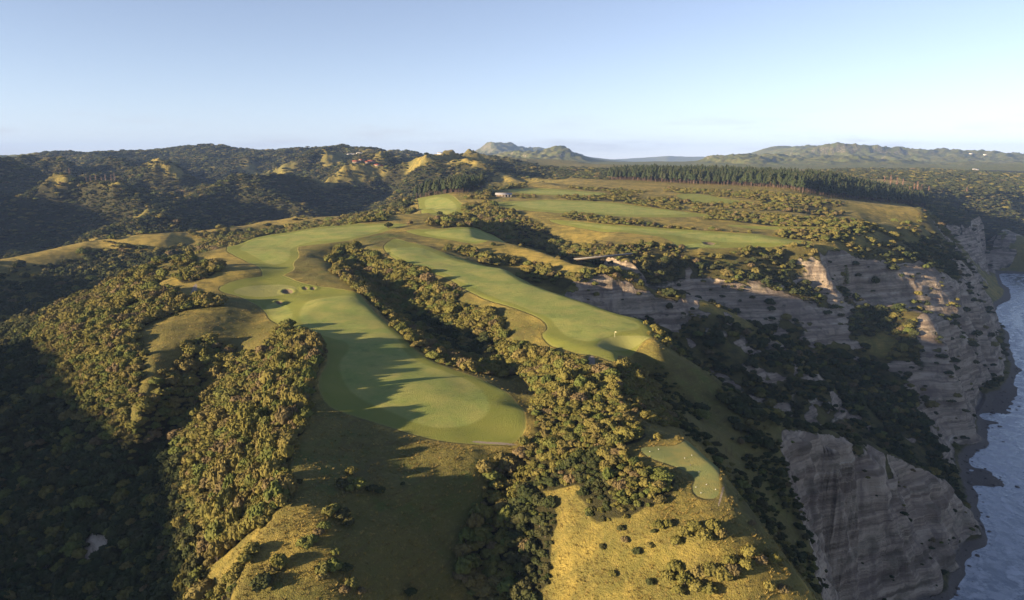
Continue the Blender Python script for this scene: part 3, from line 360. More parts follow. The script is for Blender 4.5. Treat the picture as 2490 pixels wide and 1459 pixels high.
SHRUBS_SLOPE = [(34.0,156.9,2.2,1),(36.2,156.6,1.8,1),(26.1,161.8,1.4,3),(26.7,158.8,1.6,2),(29.0,155.0,1.8,3),(31.7,154.5,1.5,1),(33.0,156.5,1.2,3),(39.0,151.9,2.6,1),(41.3,152.0,2.8,1),(42.7,149.5,3.0,1),(45.2,151.0,2.8,1),(46.4,149.7,2.2,1),(37.1,151.6,2.2,1),(36.0,147.7,2.6,1),(34.5,146.9,2.4,1),(37.5,144.3,2.8,1),(40.6,144.4,2.8,1),(43.0,143.7,3.0,1),(44.9,142.3,3.0,1),(47.1,142.6,2.8,2),(39.5,141.6,2.8,1),(41.9,140.6,2.6,1),(35.9,142.7,2.4,1),(51.8,146.0,3.0,1),(53.7,145.3,2.6,2),(50.4,143.4,2.6,1),(57.4,146.8,2.4,1),(47.1,144.4,2.2,1),(57.2,140.5,2.0,2),(54.4,140.3,2.0,1),(30.7,147.9,1.6,3),(23.3,153.7,1.6,1),(21.7,161.1,1.3,3)]
SHRUBS_TEE = [(41.8,199.2,2.0,1),(47.4,197.6,1.4,1),(62.1,235.1,1.2,2),(65.3,231.7,2.0,1),(69.7,222.0,2.0,1),(55.6,156.1,1.4,2),(66.2,332.4,2.6,1),(62.7,334.5,2.0,1),(61.2,315.8,2.2,1),(36.7,235.0,1.6,2),(40.4,228.0,1.8,2)]
SHRUBS_FAIRWAY = [(-111.7,662.4,7.0,3),(-50.9,438.7,9.5,2),(-33.8,419.9,4.6,2),(-30.3,417.0,3.0,2),(-90.2,522.3,2.6,2),(-40.7,418.3,3,1),(-146.5,295.1,3.4,1),(-168.5,359.4,2.0,3),(-135.8,322.8,2.0,3),(-143.8,327.6,1.6,3),(-14.7,578.6,4.0,3),(104.8,743.3,3.6,3),(-73.4,748.6,6,3),(-125.6,578.0,2.4,3)]
TEE_MARKERS = [(37.8,189.2,0),(40.5,190.7,0),(46.4,185.0,1),(48.7,186.6,1),(46.9,180.8,2),(48.2,176.7,2),(48.3,169.8,1),(45.5,168.9,1),(46.0,165.9,0),(49.8,166.9,0)]
FLAG = [(45.6,315.6)]
HUT = [(-11.1,994.7)]
RED_HOUSES = [(-353.6,1690.6,0),(-331.2,1696.7,1),(-321.3,1704.7,0),(-307.8,1696.6,1),(-299.8,1705.7,2),(-344.4,1701.7,2)]
WHITE_HOUSES = [(-521.7,2386.8,14),(-513.6,2386.2,12),(-498.4,2376.0,26),(-486.9,2384.3,22),(-317.0,2473.5,10),(-299.9,2536.6,10),(-451.0,2354.4,10),(-418.7,2347.4,10),(-220.0,2286.9,16),(-397.3,2114.5,10)]
FAR_HOUSES = [(3735.7,6072.3,30),(3838.3,6047.2,26),(1778.0,2847.9,20)]
POPLARS = [(855.9,1673.2,26),(865.6,1664.4,24),(860.7,1711.1,20),(907.8,1718.5,18),(901.4,1656.4,22),(924.9,1668.5,22),(881.0,1638.9,16),(915.9,1669.8,24),(958.5,1699.3,14),(1092.0,1773.8,18)]
BARE_TREES = [(-897.1,1430.1,16),(-881.7,1418.0,18),(-861.7,1400.5,16),(-850.6,1395.2,18),(-826.9,1369.7,16),(-808.5,1355.3,17),(-766.7,1333.9,16),(-752.8,1322.4,15),(-741.6,1319.4,14),(-731.9,1320.7,16),(-717.2,1306.9,14),(-705.7,1304.5,18),(-697.1,1299.2,20)]
CONIFER = [(301.7,653.1,18)]
# ------------------------------------------------------------------ terrain heights
# control points of the land, with an unseen shading ridge at left (x, y, z in metres, sea level 0); CTRL is filled in above
def hash2(ix, iy, seed):
    h = (ix.astype(np.int64) * 374761393 + iy.astype(np.int64) * 668265263 + seed * 974634731) & 0xFFFFFFFF
    h = ((h ^ (h >> 13)) * 1274126177) & 0xFFFFFFFF
    h = h ^ (h >> 16)
    return h
def gnoise(x, y, seed=0):
    x = np.asarray(x, float); y = np.asarray(y, float)
    x0 = np.floor(x); y0 = np.floor(y)
    fx = x - x0; fy = y - y0
    ux = fx * fx * fx * (fx * (fx * 6 - 15) + 10); uy = fy * fy * fy * (fy * (fy * 6 - 15) + 10)
    def g(dx, dy):
        a = hash2(x0 + dx, y0 + dy, seed) * (2 * math.pi / 4294967296.0)
        return np.cos(a) * (fx - dx) + np.sin(a) * (fy - dy)
    n0 = g(0, 0) * (1 - ux) + g(1, 0) * ux
    n1 = g(0, 1) * (1 - ux) + g(1, 1) * ux
    return (n0 * (1 - uy) + n1 * uy) * 1.5
def fbm(x, y, scale, octv, seed=0, gain=0.5, ridged=False):
    s = 0.0; a = 1.0; t = 0.0; f = 1.0 / scale
    for o in range(octv):
        n = gnoise(x * f + 17.3 * o, y * f - 9.1 * o, seed + o)
        if ridged: n = 1 - 2 * np.abs(n)
        s = s + a * n; t += a; a *= gain; f *= 2.03
    return s / t
def smooth01(a, b, x):
    t = np.clip((x - a) / (b - a), 0, 1)
    return t * t * (3 - 2 * t)

TH = np.radians(np.concatenate([np.linspace(-98, -39, 75)[:-1], np.linspace(-39, 39, 781), np.linspace(39, 56, 22)[1:]]))
LR = np.concatenate([np.arange(math.log(62), math.log(150), 0.0085), np.arange(math.log(150), math.log(800), 0.0042), np.arange(math.log(800), math.log(16200), 0.0092)])
NT, NR = len(TH), len(LR)
RR = np.exp(LR)
GX = RR[:, None] * np.sin(TH)[None, :]
GY = RR[:, None] * np.cos(TH)[None, :]

def build_tin(ctrl):
    c = np.array(ctrl, float)
    r = np.hypot(c[:, 0], c[:, 1]); u = np.arctan2(c[:, 0], c[:, 1]); v = np.log(np.maximum(r, 45))
    ex = []
    for d in range(-105, 70, 8):
        a = math.radians(d)
        ex.append((a, math.log(17500), 175 if d < 30 else 60))
        ex.append((a, math.log(44), 72 if d < 25 else -4))
    ex = np.array(ex)
    u = np.concatenate([u, ex[:, 0]]); v = np.concatenate([v, ex[:, 1]]); z = np.concatenate([c[:, 2], ex[:, 2]])
    key = {}
    keep = []
    for i in range(len(u)):
        k = (round(u[i] / 0.0012), round(v[i] / 0.0025))
        if k not in key:
            key[k] = i; keep.append(i)
    u, v, z = u[keep], v[keep], z[keep]
    res = geometry.delaunay_2d_cdt([Vector((a, b)) for a, b in zip(u, v)], [], [], 0, 1e-7)
    vo = res[3]
    zz = np.array([z[o[0]] if o else 0 for o in vo])
    vv = np.array([(p[0], p[1]) for p in res[0]])
    return vv, zz, np.array(res[2])
def raster_tin(vv, zz, tris):
    Hh = np.full((NR, NT), np.nan)
    for t in tris:
        (x0, y0), (x1, y1), (x2, y2) = vv[t]
        i0 = np.searchsorted(TH, min(x0, x1, x2) - 1e-9); i1 = np.searchsorted(TH, max(x0, x1, x2) + 1e-9)
        j0 = np.searchsorted(LR, min(y0, y1, y2) - 1e-9); j1 = np.searchsorted(LR, max(y0, y1, y2) + 1e-9)
        if i1 <= i0 or j1 <= j0: continue
        A = TH[None, i0:i1]; B = LR[j0:j1, None]
        d = (y1 - y2) * (x0 - x2) + (x2 - x1) * (y0 - y2)
        if abs(d) < 1e-14: continue
        l0 = ((y1 - y2) * (A - x2) + (x2 - x1) * (B - y2)) / d
        l1 = ((y2 - y0) * (A - x2) + (x0 - x2) * (B - y2)) / d
        l2 = 1 - l0 - l1
        m = (l0 >= -1e-6) & (l1 >= -1e-6) & (l2 >= -1e-6)
        sub = Hh[j0:j1, i0:i1]
        sub[m] = (l0 * zz[t[0]] + l1 * zz[t[1]] + l2 * zz[t[2]])[m]
    for j in range(NR):
        bad = np.isnan(Hh[j])
        if bad.any() and not bad.all():
            Hh[j, bad] = np.interp(TH[bad], TH[~bad], Hh[j, ~bad])
    return np.nan_to_num(Hh, nan=70.0)
def blur(a, su, sv):
    def k(s):
        n = max(1, int(3 * s)); x = np.arange(-n, n + 1); w = np.exp(-x * x / (2 * s * s)); return w / w.sum(), n
    w, n = k(sv); p = np.pad(a, ((n, n), (0, 0)), mode='edge'); o = np.zeros_like(a)
    for i, q in enumerate(w): o += q * p[i:i + a.shape[0]]
    w, n = k(su); p = np.pad(o, ((0, 0), (n, n)), mode='edge'); o = np.zeros_like(a)
    for i, q in enumerate(w): o += q * p[:, i:i + a.shape[1]]
    return o
_vv, _zz, _tr = build_tin(CTRL)
H0 = raster_tin(_vv, _zz, _tr)
_soft = blur(H0, 4.2, 1.9)
_hard = blur(H0, 1.5, 0.7)
def slope_of(h):
    dz_r = np.gradient(h, axis=0) / np.gradient(RR)[:, None]
    dz_t = np.gradient(h, axis=1) / (np.gradient(TH)[None, :] * RR[:, None])
    return np.hypot(dz_r, dz_t)
SL0 = blur(slope_of(_soft), 4, 2)
_w = np.maximum(smooth01(0.9, 1.7, SL0) * (GX > 0), smooth01(1500, 4000, RR)[:, None])
HB = _soft * (1 - _w) + _hard * _w
def sample(grid, x, y):
    x = np.asarray(x, float); y = np.asarray(y, float)
    u = np.arctan2(x, y); v = np.log(np.maximum(np.hypot(x, y), 63))
    i = np.clip(np.searchsorted(TH, u) - 1, 0, NT - 2); j = np.clip(np.searchsorted(LR, v) - 1, 0, NR - 2)
    fu = np.clip((u - TH[i]) / (TH[i + 1] - TH[i]), 0, 1); fv = np.clip((v - LR[j]) / (LR[j + 1] - LR[j]), 0, 1)
    return (grid[j, i] * (1 - fu) * (1 - fv) + grid[j, i + 1] * fu * (1 - fv) + grid[j + 1, i] * (1 - fu) * fv + grid[j + 1, i + 1] * fu * fv)
# ------------------------------------------------------------------ land-cover fields on the same grid
def chaikin(p, n=2):
    p = np.array(p, float)
    for _ in range(n):
        q = np.roll(p, -1, axis=0)
        p = np.stack([p * 0.75 + q * 0.25, p * 0.25 + q * 0.75], 1).reshape(-1, 2)
    return p
def inside(p, x, y):
    r = np.zeros(x.shape, bool)
    x1, y1 = p[:, 0], p[:, 1]; x2, y2 = np.roll(x1, -1), np.roll(y1, -1)
    for a, b, c, d in zip(x1, y1, x2, y2):
        if b == d: continue
        r ^= ((b > y) != (d > y)) & (x < (c - a) * (y - b) / (d - b) + a)
    return r
def poly_sd(p, x, y):
    best = np.full(x.shape, 1e9)
    q = np.roll(p, -1, axis=0)
    for (a, b), (c, d) in zip(p, q):
        ex, ey = c - a, d - b; L = ex * ex + ey * ey + 1e-9
        t = np.clip(((x - a) * ex + (y - b) * ey) / L, 0, 1)
        best = np.minimum(best, (x - a - t * ex) ** 2 + (y - b - t * ey) ** 2)
    best = np.sqrt(best)
    return np.where(inside(p, x, y), -best, best)
BUSH = np.zeros((NR, NT)); GOLD = np.full((NR, NT), 0.58) + 0.16 * smooth01(520, 700, RR)[:, None] * (GX > -160) * (RR < 1600)[:, None] - 0.30 * smooth01(2600, 3400, RR)[:, None]; ROCKP = np.zeros((NR, NT))
SD = {k: np.full((NR, NT), 30.0) for k in ('cut', 'fair', 'green', 'tee', 'path', 'sand')}
PINE = {}
JX = GX + fbm(GX, GY, 9, 2, 71) * np.minimum(2.5, RR[:, None] * 0.008)
JY = GY + fbm(GX, GY, 9, 2, 83) * np.minimum(2.5, RR[:, None] * 0.008)
for fld, val, poly in PAINT:
    if fld in SD:
        p = chaikin(poly, 2 if fld != 'path' else 1)
        m = (GX > p[:, 0].min() - 20) & (GX < p[:, 0].max() + 20) & (GY > p[:, 1].min() - 20) & (GY < p[:, 1].max() + 20)
        SD[fld][m] = np.minimum(SD[fld][m], poly_sd(p, GX[m], GY[m]))
    elif fld.startswith('pine'):
        PINE[fld] = np.array(poly, float)
    else:
        p = chaikin(poly, 1)
        g = {'bush': BUSH, 'gold': GOLD, 'rock': ROCKP}[fld]
        m = (JX > p[:, 0].min()) & (JX < p[:, 0].max()) & (JY > p[:, 1].min()) & (JY < p[:, 1].max())
        mm = m.copy(); mm[m] = inside(p, JX[m], JY[m])
        g[mm] = val
MOWN = np.minimum(np.minimum(SD['cut'], SD['fair']), np.minimum(SD['green'], SD['tee']))
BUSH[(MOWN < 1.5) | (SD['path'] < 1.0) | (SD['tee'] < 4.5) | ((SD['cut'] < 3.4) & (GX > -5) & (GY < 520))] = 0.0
ROCKP[MOWN < 4] = 0.0
for hx, hy in [q[:2] for q in RED_HOUSES + WHITE_HOUSES + FAR_HOUSES + HUT]:
    dl = math.hypot(hx, hy); ux, uy = hx / dl, hy / dl; along = (GX - hx) * ux + (GY - hy) * uy; side = np.abs((GX - hx) * uy - (GY - hy) * ux)
    BUSH[(along > -28) & (along < 12) & (side < 20)] = 0.0
GOLD = np.maximum(GOLD, 0.95 * (smooth01(-0.5, 0.3, MOWN) * smooth01(4.0, 2.2, MOWN)))
_rg = fbm(GX, GY, 520, 5, 33, 0.5, True)
_tops = smooth01(-1050, -700, GX) * smooth01(0.69, 0.81, _rg + 0.10 * fbm(GX, GY, 60, 3, 35)) * smooth01(1150, 1500, RR)[:, None] * (GX < 150)
BUSH = BUSH * (1 - 0.92 * _tops); GOLD = GOLD + 0.18 * _tops
BUSHS = blur(BUSH, 2.5, 1.2); GOLD = blur(GOLD, 3, 1.5); ROCKP = blur(ROCKP, 2.5, 1.2)

# ------------------------------------------------------------------ relief detail
R2 = RR[:, None] + 0 * GX
mown = smooth01(-1.5, 6.0, MOWN)
det = fbm(GX, GY, 36, 3, 5) * 0.8
det = det + mown * (fbm(GX, GY, 14, 3, 11) * 0.7 + smooth01(420, 250, R2) * (fbm(GX, GY, 4.5, 2, 13) * 0.22 + fbm(GX, GY, 30, 2, 15) * 1.1) + BUSHS * fbm(GX, GY, 46, 4, 21) * 3.2)
det = det * (1 - smooth01(900, 1600, R2) * 0.5)
left = smooth01(200, -200, GX - (GY - 900) * 0.02)
hill = smooth01(950, 1500, R2) * smooth01(4200, 3400, R2)
crest = 0.35 + 0.65 * smooth01(2650, 2250, R2)
det = det + hill * left * ((fbm(GX, GY, 520, 5, 33, 0.5, True) - 0.55) * 125 * crest + fbm(GX, GY, 110, 4, 41) * 12)
det = det + hill * (1 - left) * (fbm(GX, GY, 260, 4, 37) * 5)
far = smooth01(3400, 4600, R2) * smooth01(13500, 9000, R2)
lake = (1 - smooth01(700, 1300, np.abs(GX - GY * 0.222))) * smooth01(6600, 7600, GY)
dip = 1 - 0.9 * smooth01(4.5, 6.5, np.degrees(TH))[None, :] * smooth01(15.5, 13.5, np.degrees(TH))[None, :] * smooth01(2200, 3200, R2)
det = det + far * dip * (1 - lake) * ((fbm(GX, GY, 900, 6, 51, 0.55, True) - 0.25) * 30 + smooth01(165, 200, HB) * (fbm(GX, GY, 330, 4, 53, 0.6, True) - 0.2) * 48)
det = det - 0.9 * smooth01(0.6, -2.2, SD['sand']) + 0.35 * np.exp(-((SD['sand'] - 1.2) / 1.2) ** 2)
HF = HB + det
SLP = slope_of(HF)
coast = (GX > 20) & (GY < 1900) & (GY > 60) & ~((GOLD > 0.8) & (R2 < 240) & (GX < 75)) & ~((R2 < 250) & (HB > 88))
ROCK = np.maximum(smooth01(1.15, 1.45, blur(SLP, 1.5, 0.8) + 0.55 * fbm(GX, GY, 18, 3, 61)) * coast, smooth01(0.25, 0.7, ROCKP + 0.45 * fbm(GX, GY, 12, 3, 63) + 0.55 * fbm(GX + GY, HF * 3.0, 26, 3, 64) - 0.06) * (ROCKP > 0.02))
ROCK = np.maximum(ROCK, smooth01(0.30, 0.55, SLP + 0.25 * fbm(GX, GY, 120, 3, 69)) * smooth01(3200, 4500, R2) * 0.5)
_rav = (GX > 60) & (GX < 420) & (GY > 395) & (GY < 720)
ROCK = np.maximum(ROCK, _rav * smooth01(124, 112, HF) * smooth01(0.74, 1.0, blur(SLP, 1.5, 0.8) + 0.5 * fbm(GX + GY, HF * 3.5, 24, 3, 66)) * 0.95)
# ledges and buttresses pushed out of the rock faces
gx_r = np.gradient(HF, axis=0) / np.gradient(RR)[:, None]
gx_t = np.gradient(HF, axis=1) / (np.gradient(TH)[None, :] * R2)
sn, cs = np.sin(TH)[None, :], np.cos(TH)[None, :]
gX = gx_r * sn + gx_t * cs; gY = gx_r * cs - gx_t * sn
gl = np.hypot(gX, gY) + 1e-6
lz = HF / 11.0 + 0.5 * fbm(GX, GY, 40, 2, 65)
ledge = (np.abs((lz % 1.0) - 0.5) * 2 - 0.5) * 2.2
butt = fbm(GX * 1.0, GY * 1.0, 22, 4, 67, 0.6) * 5.5 + fbm(GX + HF * 0.4, GY, 6, 2, 68) * 1.6
push = np.clip(blur(ROCK * (R2 < 2500), 1.5, 0.8), 0, 1) * smooth01(0.7, 1.4, gl) * (ledge + butt)
PX = GX - gX / gl * push; PY = GY - gY / gl * push
GZ = HF

# ------------------------------------------------------------------ node helpers
def new_mat(name):
    m = bpy.data.materials.new(name); m.use_nodes = True
    nt = m.node_tree; nt.nodes.clear()
    out = nt.nodes.new('ShaderNodeOutputMaterial'); b = nt.nodes.new('ShaderNodeBsdfPrincipled')
    nt.links.new(b.outputs[0], out.inputs['Surface'])
    b.inputs['Roughness'].default_value = 0.9
    b.inputs['Specular IOR Level'].default_value = 0.15
    return m, nt, b
class N:
    def __init__(s, nt): s.nt = nt
    def node(s, t, **k):
        n = s.nt.nodes.new(t)
        for a, v in k.items(): setattr(n, a, v)
        return n
    def put(s, sock, v):
        if hasattr(v, 'node'): s.nt.links.new(v, sock)
        elif isinstance(v, (tuple, list)) and len(v) == 3 and sock.type == 'RGBA': sock.default_value = (*v, 1)
        else: sock.default_value = v
    def attr(s, name): return s.node('ShaderNodeAttribute', attribute_name=name).outputs['Fac']
    def math(s, op, a, b=0.0, c=0.0, clamp=False):
        n = s.node('ShaderNodeMath', operation=op, use_clamp=clamp)
        s.put(n.inputs[0], a); s.put(n.inputs[1], b); s.put(n.inputs[2], c); return n.outputs[0]
    def mix(s, f, a, b, blend='MIX'):
        n = s.node('ShaderNodeMix', data_type='RGBA', blend_type=blend)
        s.put(n.inputs[0], f); s.put(n.inputs[6], a); s.put(n.inputs[7], b); return n.outputs[2]
    def noise(s, vec, scale, detail=2.0, rough=0.5):
        n = s.node('ShaderNodeTexNoise'); s.put(n.inputs['Vector'], vec)
        n.inputs['Scale'].default_value = scale; n.inputs['Detail'].default_value = detail; n.inputs['Roughness'].default_value = rough
        return n.outputs[0]
    def rng(s, v, a, b, c=0.0, d=1.0, smooth=True):
        n = s.node('ShaderNodeMapRange', interpolation_type='SMOOTHSTEP' if smooth else 'LINEAR')
        s.put(n.inputs[0], v); n.inputs[1].default_value = a; n.inputs[2].default_value = b
        n.inputs[3].default_value = c; n.inputs[4].default_value = d; return n.outputs[0]
    def vscale(s, vec, k):
        n = s.node('ShaderNodeVectorMath', operation='MULTIPLY'); s.put(n.inputs[0], vec); n.inputs[1].default_value = k; return n.outputs[0]
    def pos(s): return s.node('ShaderNodeNewGeometry').outputs['Position']
    def bump(s, h, strength, dist):
        n = s.node('ShaderNodeBump'); n.inputs['Strength'].default_value = strength; n.inputs['Distance'].default_value = dist
        s.put(n.inputs['Height'], h); return n.outputs[0]

# ------------------------------------------------------------------ ground material
def ground_material():
    m, nt, b = new_mat('ground_cover'); k = N(nt)
    P = k.pos()
    n_big = k.noise(P, 0.02, 3); n_mid = k.noise(P, 0.12, 3, 0.6); n_sm = k.noise(P, 0.8, 3, 0.65); n_fine = k.noise(P, 2.6, 2, 0.6)
    gold = k.attr('gold')
    tone = k.math('ADD', gold, k.math('MULTIPLY', k.math('SUBTRACT', n_mid, 0.5), 1.3))
    tone = k.math('ADD', tone, k.math('MULTIPLY', k.math('SUBTRACT', n_big, 0.55), 0.9))
    rough = k.mix(k.rng(tone, 0.0, 0.5), (0.085, 0.125, 0.028), (0.160, 0.142, 0.042))
    rough = k.mix(k.rng(tone, 0.5, 1.05), rough, (0.37, 0.28, 0.072))
    rough = k.mix(k.rng(n_sm, 0.56, 0.74, 0, 0.65), rough, (0.13, 0.105, 0.035))
    rough = k.mix(k.rng(n_sm, 0.46, 0.28, 0, 0.45), rough, (0.36, 0.275, 0.095))
    rough = k.mix(k.rng(n_fine, 0.35, 0.7, 0.0, 0.4), rough, (0.11, 0.095, 0.03))
    tracks = k.noise(k.vscale(P, (0.06, 0.06, 1.5)), 1.0, 3, 0.6)
    rough = k.mix(k.rng(tracks, 0.54, 0.64, 0, 0.5), rough, (0.115, 0.092, 0.034))
    rough = k.mix(k.rng(k.noise(P, 0.05, 4, 0.65), 0.52, 0.66, 0, 0.55), rough, (0.12, 0.118, 0.032))
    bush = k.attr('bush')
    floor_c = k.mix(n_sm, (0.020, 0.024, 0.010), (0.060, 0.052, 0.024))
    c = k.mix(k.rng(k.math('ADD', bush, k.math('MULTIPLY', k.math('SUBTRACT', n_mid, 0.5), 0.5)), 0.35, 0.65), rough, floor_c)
    # mown grass
    stripes = k.noise(k.vscale(P, (1, 1, 0)), 0.07, 3, 0.55)
    cutc = k.mix(stripes, (0.150, 0.190, 0.036), (0.255, 0.245, 0.056))
    fairc = k.mix(k.rng(stripes, 0.3, 0.7), (0.225, 0.275, 0.070), (0.325, 0.318, 0.092))
    fairc = k.mix(k.rng(n_sm, 0.3, 0.8, 0, 0.25), fairc, (0.14, 0.16, 0.05))
    fairc = k.mix(k.rng(n_mid, 0.56, 0.72, 0, 0.45), fairc, (0.13, 0.165, 0.045))
    fairc = k.mix(k.rng(n_mid, 0.42, 0.28, 0, 0.4), fairc, (0.40, 0.34, 0.11))
    greenc = k.mix(n_mid, (0.300, 0.290, 0.110), (0.270, 0.275, 0.092))
    teec = k.mix(k.rng(n_mid, 0.35, 0.65), (0.190, 0.215, 0.080), (0.280, 0.250, 0.085))
    edge = k.math('MULTIPLY', k.math('SUBTRACT', n_fine, 0.5), 0.7)
    def inside_of(a, w=0.25): return k.rng(k.math('ADD', k.attr(a), edge), w, -w)
    rim = k.math('MULTIPLY', inside_of('cut'), k.rng(k.attr('cut'), -1.6, -0.2))
    c = k.mix(inside_of('cut'), c, cutc)
    c = k.mix(k.math('MULTIPLY', rim, 0.35), c, (0.27, 0.24, 0.08))
    c = k.mix(inside_of('fair', 0.9), c, fairc)
    c = k.mix(k.math('MULTIPLY', inside_of('green', 0.4), 0.8), c, greenc)
    c = k.mix(inside_of('tee', 0.15), c, teec)
    c = k.mix(inside_of('path', 0.1), c, k.mix(n_fine, (0.22, 0.18, 0.15), (0.33, 0.28, 0.23)))
    c = k.mix(inside_of('sand', 0.15), c, k.mix(n_sm, (0.15, 0.11, 0.07), (0.24, 0.185, 0.12)))
    # rock: thin beds seen edge on, stained down the face
    strata = k.noise(k.vscale(P, (0.010, 0.010, 0.32)), 1.0, 5, 0.68)
    stain = k.noise(k.vscale(P, (0.16, 0.16, 0.012)), 1.0, 4, 0.6)
    patch = k.noise(P, 0.035, 4, 0.6)
    rockc = k.mix(k.rng(strata, 0.38, 0.60), (0.195, 0.150, 0.115), (0.40, 0.325, 0.25))
    rockc = k.mix(k.rng(stain, 0.48, 0.72, 0, 0.6), rockc, (0.11, 0.085, 0.075))
    rockc = k.mix(k.rng(patch, 0.50, 0.68, 0, 0.6), rockc, (0.14, 0.105, 0.09))
    rockc = k.mix(k.rng(strata, 0.64, 0.70, 0, 0.7), rockc, (0.50, 0.44, 0.36))
    grow = k.math('MULTIPLY', k.rng(k.noise(k.vscale(P, (0.05, 0.05, 0.16)), 1.0, 5, 0.7), 0.50, 0.60), k.rng(k.attr('rock'), 1.0, 0.55, 0.35, 1.0))
    rockc = k.mix(grow, rockc, (0.045, 0.050, 0.026))
    rockm = k.rng(k.math('ADD', k.attr('rock'), k.math('MULTIPLY', k.math('SUBTRACT', n_mid, 0.5), 0.6)), 0.4, 0.6)
    c = k.mix(rockm, c, rockc)
    # shore
    sx = k.node('ShaderNodeSeparateXYZ'); k.put(sx.inputs[0], P)
    zz = k.math('ADD', sx.outputs[2], k.math('MULTIPLY', k.math('SUBTRACT', n_mid, 0.5), 2.0))
    c = k.mix(k.math('MULTIPLY', k.rng(zz, 4.0, 2.4), k.attr('coast')), c, k.mix(n_sm, (0.10, 0.085, 0.075), (0.17, 0.145, 0.125)))
    nt.links.new(c, b.inputs['Base Color'])
    hgt = k.math('MULTIPLY', k.math('ADD', n_fine, k.math('MULTIPLY', n_sm, 2.0)), k.rng(k.math('MINIMUM', k.attr('cut'), k.attr('tee')), -0.2, 0.6))
    hgt = k.math('ADD', hgt, k.math('MULTIPLY', rockm, k.math('ADD', k.math('MULTIPLY', strata, 7.0), k.math('MULTIPLY', stain, 5.0))))
    blades = k.noise(P, 5.0, 2, 0.6)
    hgt = k.math('ADD', hgt, k.math('MULTIPLY', blades, k.math('MULTIPLY', k.math('SUBTRACT', 1.0, rockm), 1.1)))
    nt.links.new(k.bump(hgt, 1.0, 0.45), b.inputs['Normal'])
    return m
MAT_GROUND = ground_material()

# ------------------------------------------------------------------ ground pieces cut from the one grid
def set_struct(o): o['kind'] = 'structure'; return o
VN = np.stack([-gX, -gY, np.ones_like(gX)], -1); VN /= np.linalg.norm(VN, axis=-1, keepdims=True)
IDX = np.arange(NR * NT).reshape(NR, NT)
FQ = np.stack([IDX[:-1, :-1], IDX[:-1, 1:], IDX[1:, 1:], IDX[1:, :-1]], -1).reshape(-1, 4)
def fc(a): return (0.25 * (a[:-1, :-1] + a[:-1, 1:] + a[1:, 1:] + a[1:, :-1])).ravel()
cls = np.full(len(FQ), 0)
fr, fz, fx = fc(R2), fc(GZ), fc(GX)
cls[fr > 1350] = 1
cls[(fc(ROCK) > 0.5) & (fr < 1900)] = 2
cls[(fz < 2.6) & (fx > 60) & (fr < 2600)] = 3
for i, kf in enumerate(('cut', 'fair', 'green', 'tee', 'path', 'sand')): cls[fc(SD[kf]) < 0] = 4 + i
cls[(fz < -4.5) & (fx > 60)] = -1
ATT = {'bush': BUSHS, 'gold': GOLD, 'rock': np.clip(ROCK, 0, 1), 'coast': (coast | (GX > 60)).astype(float), **SD}
names = ['hillside', 'distant_hills', 'cliff_rock', 'beach', 'semi_rough', 'fairway', 'putting_green', 'tee_ground', 'gravel_path', 'bunker']
CO = np.stack([PX, PY, GZ], -1).reshape(-1, 3); VNF = VN.reshape(-1, 3)
for ci, nm in enumerate(names):
    f = FQ[cls == ci]
    if len(f) == 0: continue
    used, inv = np.unique(f.ravel(), return_inverse=True)
    me = bpy.data.meshes.new(nm)
    me.vertices.add(len(used)); me.vertices.foreach_set('co', CO[used].ravel().astype(np.float32))
    me.loops.add(f.size); me.loops.foreach_set('vertex_index', inv.astype(np.int32))
    me.polygons.add(len(f)); me.polygons.foreach_set('loop_start', np.arange(0, f.size, 4, dtype=np.int32))
    me.polygons.foreach_set('use_smooth', np.ones(len(f), bool))
    me.update(calc_edges=True)
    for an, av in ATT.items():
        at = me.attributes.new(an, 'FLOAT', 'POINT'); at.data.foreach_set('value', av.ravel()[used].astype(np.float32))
    if ci not in (2,): me.normals_split_custom_set_from_vertices(VNF[used].tolist())
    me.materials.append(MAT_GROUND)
    o = bpy.data.objects.new(nm, me); COL.objects.link(o); set_struct(o)

# ------------------------------------------------------------------ sea and far lagoon
def sea_material():
    m, nt, b = new_mat('sea_water'); k = N(nt); P = k.pos()
    dep = k.attr('depth')
    warp = k.noise(P, 0.022, 5, 0.62); ripple = k.noise(k.vscale(P, (1.0, 0.55, 0)), 0.22, 4, 0.62); fine = k.noise(P, 0.9, 3, 0.6)
    lace = k.noise(P, 0.10, 5, 0.7)
    ph = k.math('ADD', k.math('MULTIPLY', dep, 5.2), k.math('MULTIPLY', warp, 16.0))
    band = k.math('SINE', ph)
    crest = k.math('MULTIPLY', k.rng(band, 0.50, 0.95), k.rng(lace, 0.43, 0.58))
    shallow = k.rng(dep, 8.0, 1.0)
    foam = k.math('MULTIPLY', crest, k.rng(dep, 7.8, 3.0))
    swash = k.math('MULTIPLY', k.rng(lace, 0.42, 0.60), k.rng(dep, 3.8, 0.5))
    foam = k.math('MAXIMUM', foam, k.math('MULTIPLY', swash, 0.9), clamp=True)
    c = k.mix(shallow, (0.075, 0.105, 0.145), (0.18, 0.205, 0.25))
    c = k.mix(k.rng(ripple, 0.35, 0.7, 0, 0.4), c, (0.17, 0.18, 0.20))
    c = k.mix(k.math('MULTIPLY', foam, 0.8), c, (0.58, 0.59, 0.63))
    nt.links.new(c, b.inputs['Base Color'])
    b.inputs['Specular IOR Level'].default_value = 0.5
    b.inputs['IOR'].default_value = 1.33
    k.put(b.inputs['Roughness'], k.math('ADD', 0.16, k.math('MULTIPLY', foam, 0.6)))
    h = k.math('ADD', k.math('MULTIPLY', ripple, 1.0), k.math('ADD', k.math('MULTIPLY', fine, 0.18), k.math('MULTIPLY', k.rng(band, 0.3, 0.99), 0.22)))
    nt.links.new(k.bump(h, 0.45, 0.9), b.inputs['Normal'])
    return m
